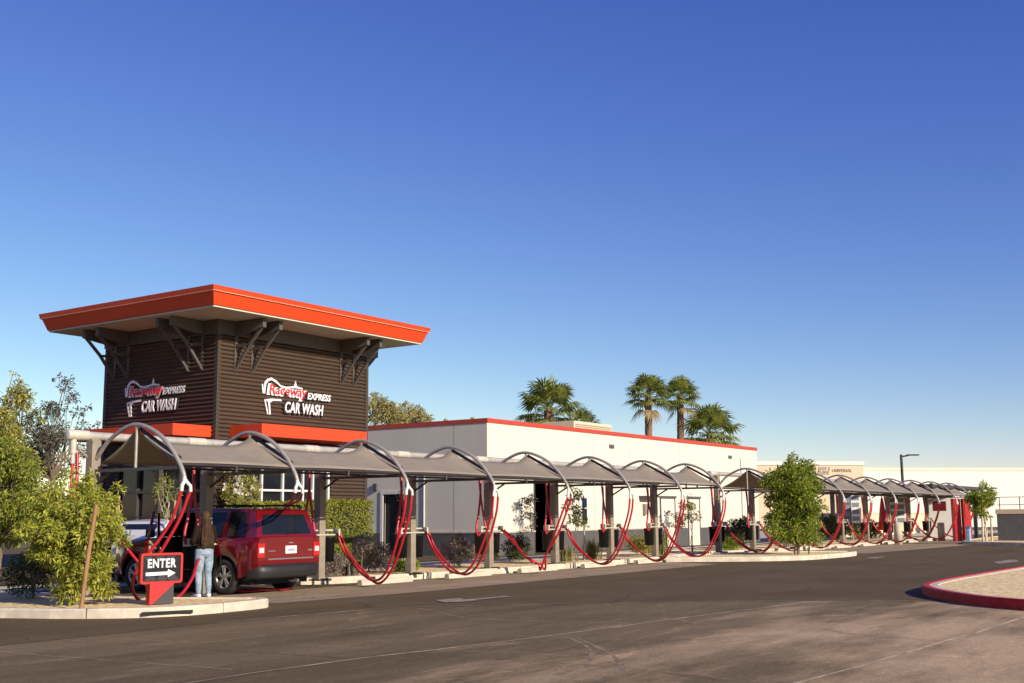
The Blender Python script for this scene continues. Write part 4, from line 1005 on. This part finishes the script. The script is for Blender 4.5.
# background left trees
cl = blob(vr,-.1,0,3.5,1.35,1.2,1.3,70,.2,.42,.3) + blob(vr,.1,0,4.75,.7,.7,.6,18,.14,.3) + [(.5,0,5.35,.16),(-.4,0,5.3,.16),(.3,0,5.6,.1)]
tree('tree', 'olive yellow tree crown rising behind the shrubs at the left edge', 'tree', (18.75,30.2,0), cl, M['lf_olive'], M['bark'], 10500, .13, .048, [(0,0,.07,.1,0,1.9),(.3,.2,.06,.4,.2,1.9)], 24)
cl = blob(vr,-.2,0,3.9,.8,.7,1.2,40,.12,.26,.3) + [(.75,0,4.6,.18),(.95,0,4.2,.2),(1.2,0,4.0,.18),(1.45,0,4.25,.12),(.55,0,5.0,.2),(.3,0,5.3,.2),(.1,0,5.55,.14),(.9,.1,3.5,.25),(.75,.2,3.0,.3),(1.15,.0,3.4,.2),(.45,0,5.5,.12),(.7,.1,5.1,.12),(1.1,0,4.75,.12),(1.3,0,3.7,.16)]
tree('tree', 'sparse slate coloured tree with thin twigs against the sky at left', 'tree', (20.0,29.6,0), cl, M['lf_slate'], M['bark'], 3400, .12, .045, [(0,0,.05,0,0,2.6)], 25)
cl = blob(vr,.1,0,2.15,1.55,1.2,1.3,84,.18,.36,.3)
tree('tree', 'low broad mid green tree with dark trunks at the left edge', 'tree', (14.3,23.4,.05), cl, M['lf_mid'], M['bark'], 11500, .12, .045, [(0,0,.05,-.2,0,.9),(.2,.1,.05,.4,.1,.9)], 26, .3)
cl = blob(vr,0,0,1.6,.9,.8,.8,36,.16,.32,.3)
tree('tree', 'small mid green tree behind the capped duct end', 'tree', (16.6,25.0,.05), cl, M['lf_mid'], M['bark'], 3600, .11, .04, [(0,0,.04,0,0,.9)], 27, .3)
# box hedges before the tower window
def hedge(label, x0,x1,y0,y1,z1,n,seed):
    r = random.Random(seed); t = thing('hedge', label, 'hedge', ((x0+x1)/2,(y0+y1)/2,.0), 0, 'clipped hedges by the tower')
    cx, cy = (x1-x0)/2, (y1-y0)/2; mb = MB()
    for _ in range(n):
        f_ = r.choice((0,0,0,1,1,2,2,2,3)); jit = abs(r.gauss(0,.045))
        x, y, z = r.uniform(-cx,cx), r.uniform(-cy,cy), r.uniform(.1,z1)
        bulge = .05*noise.noise(Vector((x*2+seed,y*2,z*2)))
        if f_ == 0: y = -cy+jit+bulge; nn = Vector((0,-1,0))
        elif f_ == 1: x = -cx+jit+bulge; nn = Vector((-1,0,0))
        elif f_ == 2: z = z1-jit+bulge; nn = Vector((0,0,1))
        else: x = cx-jit; nn = Vector((1,0,0))
        leaf(mb, Vector((x,y,z)), (rdir(r)+nn*.6).normalized(), (rdir(r)*.7+nn).normalized(), .075*r.uniform(.7,1.3), .04)
    mb.build('foliage', M['lf_hedge'], t, recalc=False)
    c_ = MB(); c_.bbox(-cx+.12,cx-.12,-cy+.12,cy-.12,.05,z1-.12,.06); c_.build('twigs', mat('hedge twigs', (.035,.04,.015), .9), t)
hedge('clipped green hedge behind the red SUV roof', 22.0,24.75,23.75,24.5,1.93,6500,5)
hedge('boxy clipped hedge right of the SUV beside the brown tower', 24.95,27.05,23.7,24.6,2.0,7000,6)
cl = blob(vr,0,0,2.35,.62,.4,.62,20,.16,.3) + blob(vr,0,0,1.4,.3,.3,.5,6,.15,.25)
tree('rose_bush', 'tall white flowering bush against the brown tower window', 'bush', (22.75,24.9,0), cl, M['lf_olive'], M['bark'], 2400, .08, .035, [(0,0,.03,0,0,1.5)], 28, flowers=(70,.10,M['lf_flower']))
# leafy tree on the middle island
cl = blob(vr,0,0,2.05,1.15,1.1,1.22,100,.12,.30,.3) + blob(vr,0,0,.85,.85,.8,.6,40,.12,.26) + blob(vr,-.65,.4,2.5,.55,.5,.5,18,.12,.26) + blob(vr,-.7,.4,1.0,.5,.45,.5,16,.12,.24) + blob(vr,.75,-.4,2.45,.45,.4,.5,14,.12,.24) + blob(vr,.2,-.1,2.95,.6,.5,.35,14,.12,.22) + blob(vr,.55,-.2,1.3,.55,.4,.6,16,.12,.24) + [(-.1,0,3.4,.16),(.2,.1,3.3,.18),(-.45,0,3.2,.15),(.6,0,3.0,.16),(.95,-.3,1.5,.2),(1.05,-.4,1.0,.18),(-1.05,.3,2.5,.15),(-1.0,.3,1.5,.16)]
tree('tree', 'bushy bright green young tree on the kerb island between the two rows', 'tree', (39.45,15.15,.12), cl, M['lf_tree'], M['bark'], 11500, .15, .055, [(0,0,.05,0,0,1.1),(.12,.05,.04,.3,.1,1.1),(-.15,.05,.04,-.35,0,1.0),(.5,-.2,.03,.7,-.2,1.2)], 31, .3)
# far tree by the grey wall
cl = blob(vr,.1,0,2.05,.85,.7,.62,30,.12,.28,.3) + blob(vr,-.5,.1,1.6,.4,.4,.4,8,.12,.22) + [(.5,0,1.2,.2),(.2,0,2.75,.16),(.9,0,2.3,.16),(-.7,0,2.3,.16)]
tree('tree', 'small green tree on pale stems before the dark grey wall', 'tree', (60.8,13.75,.12), cl, M['lf_tree'], M['bark_pale'], 2600, .17, .07, [(0,0,.05,.1,0,1.3),(.25,0,.05,.3,.1,1.3),(-.25,.1,.04,-.2,0,1.2)], 32, .3)
# bed shrubs, grasses and saplings
def mound(label, x, y, rx, rz, lm, n, l, seed, cat='shrub', name='shrub'):
    r = random.Random(seed); cl = blob(r,0,0,rz*.55,rx*.8,rx*.7,rz*.45,max(8,int(rx*22)),.12,.24)
    tree(name, label, cat, (x,y,.12), cl, lm, M['bark'], n, l, l*.38, [(0,0,.02,0,0,rz*.4)], seed)
mound('wide silvery purple shrub left of the third arch hoses', 22.9, 20.2, .85, .95, M['lf_sage'], 3200, .07, 41)
mound('dusty purple sage shrub right of the fourth arch post', 26.4, 20.0, .85, .85, M['lf_sage'], 3000, .07, 42)
mound('small grey green shrub at the left end of the planting bed', 20.6, 19.4, .45, .55, M['lf_sage'], 1200, .07, 43)
mound('bright green low plant at the foot of the fourth arch post', 23.7, 19.6, .35, .32, M['lf_tree'], 900, .09, 44)
mound('dark green shrub behind the fifth arch post', 28.6, 20.6, .5, .75, M['lf_dark'], 1800, .08, 45)
mound('dark rounded shrub below the sapling on the white wall', 30.6, 20.8, .6, .75, M['lf_dark'], 2000, .08, 46)
mound('dark spreading shrub before the white hall doors', 45.8, 20.6, .9, .6, M['lf_dark'], 2200, .09, 47)
mound('bright green low plant at the foot of the last near posts', 43.0, 19.2, .5, .45, M['lf_tree'], 900, .10, 48)
mound('olive shrub right of the seventh arch post', 36.8, 19.8, .6, .75, M['lf_olive'], 1500, .09, 49)
mound('dark shrub behind the leafy island tree', 47.5, 20.8, 1.0, 1.2, M['lf_dark'], 2400, .12, 50)
mound('dark green shrub between the second and third far arches', 53.2, 20.8, .8, 1.1, M['lf_dark'], 1500, .13, 52)
mound('rounded dark shrub beyond the red parasol', 58.5, 21.0, 1.0, 1.3, M['lf_dark'], 1700, .14, 53)
mound('dark shrub left of the first menu board', 55.8, 20.9, .9, 1.15, M['lf_dark'], 1400, .14, 55)
mound('dark shrub between the boards and the red parasol', 61.8, 21.6, 1.0, 1.35, M['lf_dark'], 1500, .15, 56)
mound('low dark shrub under the seventh far arch', 66.6, 21.2, .9, 1.0, M['lf_dark'], 1200, .15, 57)
mound('dusty green shrub at the far end of the far row', 63.5, 21.0, 1.0, 1.0, M['lf_mid'], 1300, .14, 54)
def grass(label, x, y, h, n, lm, seed, spread=.12):
    r = random.Random(seed); t = MB()
    for _ in range(n):
        a = r.uniform(0,2*PI); lean = r.uniform(.1,.75); p = Vector((r.gauss(0,spread),r.gauss(0,spread),0))
        L_ = h*r.uniform(.6,1.1); P = [p, p+Vector((math.cos(a)*lean*.3,math.sin(a)*lean*.3,.6))*L_, p+Vector((math.cos(a)*lean*.8,math.sin(a)*lean*.8,.95-lean*.3))*L_]
        wv = Vector((-math.sin(a),math.cos(a),0))*.012
        t.add([P[0]-wv,P[0]+wv,P[1]+wv,P[1]-wv,P[2]], [(0,1,2,3),(3,2,4)])
    o = t.build('grass_clump', lm, recalc=False, loc=(x,y,.12)); tag(o, label, 'grass', 'grass clumps in the beds')
grass('grey green spiky clump beside the red SUV front wheel', 14.9, 20.6, .85, 130, M['lf_slate'], 61)
grass('spiky clump below the boxy hedge', 21.3, 19.5, .7, 110, M['lf_slate'], 62)
grass('yellow green grass clump left of the fifth near arch hoses', 33.0, 19.6, .8, 130, M['lf_grass'], 63)
grass('tall tan grass clump right of the eighth near post', 37.4, 19.4, 1.1, 160, M['lf_grass'], 64)
grass('yellow grass clump at the feet of the sixth near post', 30.9, 19.3, .6, 110, M['lf_grass'], 65)
# saplings in the beds
def sapling(label, x, y, h, lm, bark, n, seed, l=.11, base=.12, rad=.3):
    r = random.Random(seed); cl = [(r.uniform(-rad,rad),r.uniform(-rad*.6,rad*.6),h*r.uniform(.45,.98),r.uniform(.10,.22)) for _ in range(12)]
    tree('sapling', label, 'sapling', (x,y,base), cl, lm, bark, n, l, l*.38, [(0,0,.022,.02,0,h*.45),(.08,0,.018,.15,0,h*.45)], seed)
sapling('spindly pale stemmed sapling with one white bloom before the grey wall', 23.95, 19.9, 2.3, M['lf_slate'], M['bark_pale'], 70, 71)
sapling('slim leafy sapling against the white wall left of the sixth post', 31.2, 19.1, 2.35, M['lf_mid'], M['bark'], 620, 72, rad=.35)
sapling('thin sapling with yellow leaves right of the eighth post', 40.9, 19.9, 2.4, M['lf_olive'], M['bark'], 420, 73, rad=.5)
sapling('dark sapling standing for a tree shadow on the wall left of the dark doorway', 38.95, 25.9, 2.25, M['lf_shadow'], M['bark'], 620, 74, rad=.32, base=0)  # dark foliage added where tree shadows lie on the white wall
sapling('dark sapling standing for a tree shadow on the wall before the left door', 51.4, 25.7, 2.1, M['lf_shadow'], M['bark'], 620, 75, rad=.4, base=0)
sapling('thin sapling in the shade beneath the first canopy', 20.3, 25.0, 2.7, M['lf_mid'], M['bark_pale'], 260, 76, rad=.35, base=0)
for x, y, z, tp, label in ((24.25,19.9,1.9,(.12,0),'pale wooden stake leaning before the grey wall'),(17.2,22.8,2.05,(-.02,0),'tan wooden stake behind the white car'),(18.6,22.6,1.95,(.03,0),'tan wooden stake behind the woman')):
    tag(MB().tube([(x,y,.0),(x+tp[0],y+tp[1],z)], .03, 8).build('stake', M['wood_pale']), label, 'stake', 'wooden plant stakes')
# pale flowering tree behind the grey wall
cl = [(x,vr.uniform(-1,1),vr.uniform(5.6,6.6)+ (1.5 if x < 2 else .55)+ (vr.uniform(-.4,.5)), vr.uniform(.35,.7)) for x in [vr.uniform(-1.2,2.2) for _ in range(16)]] + \
     [(x,vr.uniform(-1,1),7.1+vr.uniform(-.5,.7)-.05*x, vr.uniform(.18,.42)) for x in [vr.uniform(2,8.5) for _ in range(22)]] + [(x,0,6.2,.8) for x in (-1,0,1,2,3,4.5,6)]
tree('tree', 'pale yellow feathery tree behind the grey side wall', 'tree', (51.8,44.5,0), cl, M['lf_palo'], M['bark'], 9000, .24, .07, [(0,0,.10,.3,0,4),(2.5,0,.08,3.5,0,4.2)], 81)
# fan palms
def palm(label, x, y, h, trunk_r, nf, fl, seed, skirt=6):
    r = random.Random(seed); t = thing('palm_tree', label, 'palm', (x,y,0), 0, 'fan palms behind the car wash')
    P = [(.15*math.sin(q*2+seed),.1*math.cos(q*3),h*q) for q in (0,.15,.3,.45,.6,.75,.9,1)]
    tk = MB(); pts = smooth_pts(P, 40); tk.tube(pts, [trunk_r*(1.1-.25*i/len(pts)+.08*(i%2)) for i in range(len(pts))], 12); tk.build('trunk', M['palmbark'], t)
    top = Vector(pts[-1]); cr = MB(); dry = MB()
    for k in range(nf+skirt):
        sk = k >= nf
        el = R(r.uniform(-75,-35)) if sk else R(82-108*(k/nf)+r.uniform(-10,10)); az = k*2.39996+r.uniform(-.3,.3)
        d = Vector((math.cos(az)*math.cos(el), math.sin(az)*math.cos(el), math.sin(el)))
        pl = fl*r.uniform(.45,.6); base = top+Vector((0,0,-.25 if sk else .0)); sag = Vector((0,0,-.12*pl)); hub = base+d*pl+sag
        tgt = dry if sk else cr
        tgt.tube([base, base+d*pl*.5, hub], [.03,.022,.015], 4)
        side = d.cross(Vector((0,0,1))).normalized(); upv = side.cross(d).normalized()
        nb = 17
        for b in range(nb):
            an = R(-105+210*b/(nb-1)); bd = (d*math.cos(an)+side*math.sin(an)+upv*.12*math.cos(an)+Vector((0,0,-.18))).normalized()
            L_ = fl*r.uniform(.5,.62)*(1-.25*abs(an)/2); wv = bd.cross(upv).normalized()*fl*.030
            m_ = hub+bd*L_*.55; e = hub+bd*L_+Vector((0,0,-L_*.28))
            tgt.add([hub, m_-wv, e, m_+wv], [(0,1,2,3)])
    cr.build('crown', M['lf_palm'], t, recalc=False); dry.build('dry_skirt', M['lf_palmdry'], t, recalc=False)
palm('tall fan palm with leaning trunk, left of the pair above the roof', 85.2, 45, 11.3, .31, 40, 2.15, 91, 2)
palm('tall fan palm with thick crown, right of the pair above the roof', 92.0, 45.5, 11.8, .31, 40, 2.15, 92, 2)
palm('short bushy fan palm at the right end of the red roof edge', 93.6, 43.6, 8.5, .35, 38, 3.2, 93, 4)
palm('bushy fan palm above the rooftop air conditioner', 69.8, 45.0, 9.0, .4, 36, 2.8, 94, 6)
palm('small fan palm crown peeking right of the rooftop air conditioner', 72.9, 44.0, 7.9, .3, 22, 1.7, 95, 4)

# ------------------------------------------------------------------ far right buildings and objects
# warehouse runs along azimuth -45 deg
WD = Vector((math.cos(R(-45)),math.sin(R(-45)),0)); WN = Vector((-WD.y,WD.x,0))     # WN points away from the camera
WM = Matrix(((WD.x,WN.x,0,137),(WD.y,WN.y,0,30),(0,0,1,0),(0,0,0,1)))
wh = thing('warehouse', 'long white warehouse with a beige top band across the right background', 'building', (137,30,0), R(-45))
MB().box(-16.2,60,0,40,0,6.12).build('wall', M['warm_w'], wh); MB().box(-16.25,60.05,-.06,40.05,6.12,6.46).build('roof_band', mat('cream band', (.72,.62,.48), .9, 0, .04, .5), wh)
en = thing('office_block', 'beige office block with a parapet sign left of the white warehouse', 'building', (137,30,0), R(-45))
MB().box(-32,-16.3,-2.2,38,0,6.62).build('wall', M['beige'], en); MB().box(-32.1,-16.2,-2.3,38,6.62,7.02).build('parapet', M['warm_w'], en)
MB().box(-62,-32.1,3,30,0,6.4).build('side_wing', M['tan_dk'], en)  # wing lies in shade; the shade is put into its brown colour
wm = MB()
for k in range(5): wm.box(-60+k*5,-57+k*5,2.9,3.05,1.2,3.4)
wm.build('window', mat('bluish window', (.12,.15,.2), .1), en)
osn = thing('parapet_sign', 'dark slanted logo and line of small letters on the beige office parapet', 'sign', WM @ Vector((-20.6,-2.21,5.72)), R(-45)); osn.scale = (.56,.56,.56)
lg = MB()
lg.prism([(-1.6,-.1),(-1.3,1.3),(.3,1.3),(.15,.8),(-.9,.7),(-1.0,.45),(.05,.4),(0,-.1)], .02, .1, Mx=Matrix.Rotation(PI/2,4,'X'))
lg.prism([(-.6,.25),(-.5,.6),(.5,.62),(.75,1.3),(.95,1.3),(.6,-.1),(.25,-.1),(.35,.25)], .02, .1, Mx=Matrix.Rotation(PI/2,4,'X'))
lg.build('logo', M['tan_dk'], osn)
fit(text('UNIVERSAL', .85, M['tan_dk'], osn, (1.3,-.06,.35), (PI/2,0,0), .03), 4.0)
# low tan wall and pay kiosks behind the far row
tag(MB().box(64.5,105,26.2,26.5,0,1.5).box(64.4,105.1,26.15,26.55,1.5,1.58).build('low_wall', M['beige']), 'low tan wall behind the far row of arches', 'wall')
# dark grey screen wall with rail
gw = thing('screen_wall', 'dark grey block wall with pale cap at the right edge', 'wall', (62.5,0,0))
MB().box(0,.25,2,13.55,0,1.45).build('wall', M['greywall'], gw); MB().box(-.02,.27,2,13.6,1.45,1.68).build('cap', M['beige'], gw)
rl = thing('guard_rail', 'thin dark railing standing on the grey wall at the right edge', 'railing', (62.6,0,1.68))
m_ = MB()
for y in [2+.95*k for k in range(13)]: m_.tube([(0,y,0),(0,y,.62)], .022, 6)
for z in (.22,.6): m_.tube([(0,2,z),(0,13.5,z)], .018, 6)
m_.build('rails', M['steel_dk'], rl)
# street lamp
lp = thing('street_lamp', 'black pole lamp with one flat arm above the far arches', 'street lamp', (78,22.6,0), R(-55))
MB().tube([(0,0,0),(0,0,5.35)], [.11,.085], 10).build('pole', M['steel_dk'], lp)
m_ = MB(); m_.tube([(0,0,5.2),(.5,0,5.30)], .05); m_.bbox(.4,1.15,-.2,.2,5.27,5.36,.03); m_.build('lamp_head', M['steel_dk'], lp)
# dried slender palm before the warehouse
dp = thing('palm_tree', 'thin dried palm with a tan tuft against the white warehouse', 'palm', (92,16.6,0))
MB().tube([(0,0,0),(.05,0,2),(0,0,4.1)], [.12,.1,.09], 8).build('trunk', M['palmbark'], dp)
f = MB(); r_ = random.Random(5)
for _ in range(120): leaf(f, Vector((0,0,4.1)), rdir(r_,.05), rdir(r_,.5), .95*r_.uniform(.5,1.0), .10, bend=.35)
f.build('crown', M['lf_palmdry'], dp, recalc=False)
# menu boards, vending posts, parasol, kiosk, bollards
def board(label, x, y, w0, h0, z0, m, dark):
    t = thing('menu_board', label, 'menu board', (x,y,.1), R(-60)); MB().bbox(-w0/2,w0/2,-.06,.06,z0,z0+h0,.02).build('panel', m, t)
    q = MB()
    for i in range(2):
        for j in range(4): q.box(-w0*.42+i*w0*.44,-w0*.04+i*w0*.44,-.068,-.062,z0+.1+j*h0*.23,z0+.02+h0*.23*(j+.85))
    q.build('price_fields', dark, t); MB().bbox(-.05,.05,-.05,.05,-.1,z0,.01).build('post', M['steel'], t)
gd = mat('grey board field', (.20,.21,.22), .5); wb = mat('white board field', (.66,.66,.66), .5)
board('pale grey gridded board behind the second far arch', 61.0, 20.4, .95, 1.55, .95, wb, gd)
board('dark bluish board left of the pale gridded board', 59.5, 20.3, .75, 1.5, .85, mat('bluish board', (.10,.11,.15), .4), gd)
board('tall white board behind the fifth far arch', 69.5, 20.6, 1.1, 1.7, .8, wb, gd)
ps = thing('parasol', 'folded bright red parasol standing among the far arches', 'parasol', (64.6,19.9,.12))
MB().lathe([(.0,2.35),(.06,2.2),(.14,1.7),(.22,1.0),(.30,.55),(.22,.5),(0,.5)], 14).build('canopy', M['red'], ps); MB().tube([(0,0,0),(0,0,2.5)], .03).build('pole', M['steel_dk'], ps)
ki = thing('pay_kiosk', 'white pay kiosk with a dark red screen beyond the sixth far arch', 'kiosk', (71.2,18.6,0), R(-70))
MB().bbox(-.65,.65,-.4,.4,0,1.1,.03).bbox(-.75,.75,-.35,.35,1.1,2.55,.03).build('cabinet', M['white_pvc'], ki)
MB().bbox(-.36,.36,-.38,-.34,1.65,2.2,.02).build('screen', mat('dark red screen', (.12,.01,.015), .2), ki)
kc = thing('kiosk_canopy', 'flat dark canopy roof over the pay lane behind the far arches', 'canopy', (72,20,0))
MB().bbox(-8,3.0,-3.0,3.0,2.85,3.05,.02).build('roof', M['steel_dk'], kc)
m_ = MB()
for x,y in ((-7.6,2.6),(2.6,2.6),(2.6,-2.6)): m_.box(x-.1,x+.1,y-.1,y+.1,0,2.85)
m_.build('post', M['steel_dk'], kc)
for k, (x,y,lab) in enumerate(((67.0,16.62,'left dark red vending cabinet near the far tree'),(67.0,16.1,'right brighter red vending cabinet near the far tree'))):
    t = thing('vending_cabinet', lab, 'cabinet', (x,y,0), R(-60), 'red vending cabinets'); MB().bbox(-.2,.2,-.22,.22,.0,2.3,.03).build('case', M['hose'] if k == 0 else M['redkerb'], t); MB().bbox(-.12,.12,-.24,-.21,1.2,2.0,.01).build('front_panel', M['redkerb'], t)
for k, (x,y,lab) in enumerate(((58.6,17.35,'thick pale concrete bollard before the fifth far arch'),(67.5,17.6,'thick pale concrete bollard beside the pay kiosk'))):
    tag(MB().lathe([(0,1.0),(.15,.99),(.19,.93),(.19,0),(0,0)], 18).build('bollard', M['concrete'], loc=(x,y,0)), lab, 'bollard', 'concrete bollards')
hy = thing('marker_post', 'short red post with a white band before the grey wall', 'post', (57.9,11.05,.12))
MB().bbox(-.13,.13,-.13,.13,0,.82,.02).build('post', M['redkerb'], hy); MB().bbox(-.135,.135,-.135,.135,.38,.62,.005).build('band', M['letter_w'], hy)
for k, (x,y,z,lab) in enumerate(((60.2,13.75,1.35,'left pale support stake of the far tree'),(60.9,13.5,1.3,'right pale support stake of the far tree'))):
    tag(MB().tube([(x,y,.1),(x+.1,y,z)], .05, 8).build('stake', M['bark_pale']), lab, 'stake', 'wooden plant stakes')
tag(MB().bbox(-.12,.12,-.1,.1,0,.75,.04).build('towel', mat('light blue cloth', (.20,.42,.68), .8, 0, .2, 6), loc=(61.6,14.75,.12)), 'light blue towel hanging left of the far tree stems', 'towel')
pt = thing('no_parking_post', 'slim grey pole with a small blue and green sign left of the sixth near post', 'sign', (32.2,19.4,.12))
MB().tube([(0,0,0),(0,0,2.0)], .028, 8).build('pole', M['tube'], pt); MB().bbox(-.14,.14,-.04,-.02,1.15,1.62,.005).build('lower_plate', mat('grey green plate', (.16,.22,.19), .5), pt); MB().bbox(-.14,.14,-.04,-.02,1.65,1.95,.005).build('upper_plate', mat('blue plate', (.08,.20,.45), .5), pt)
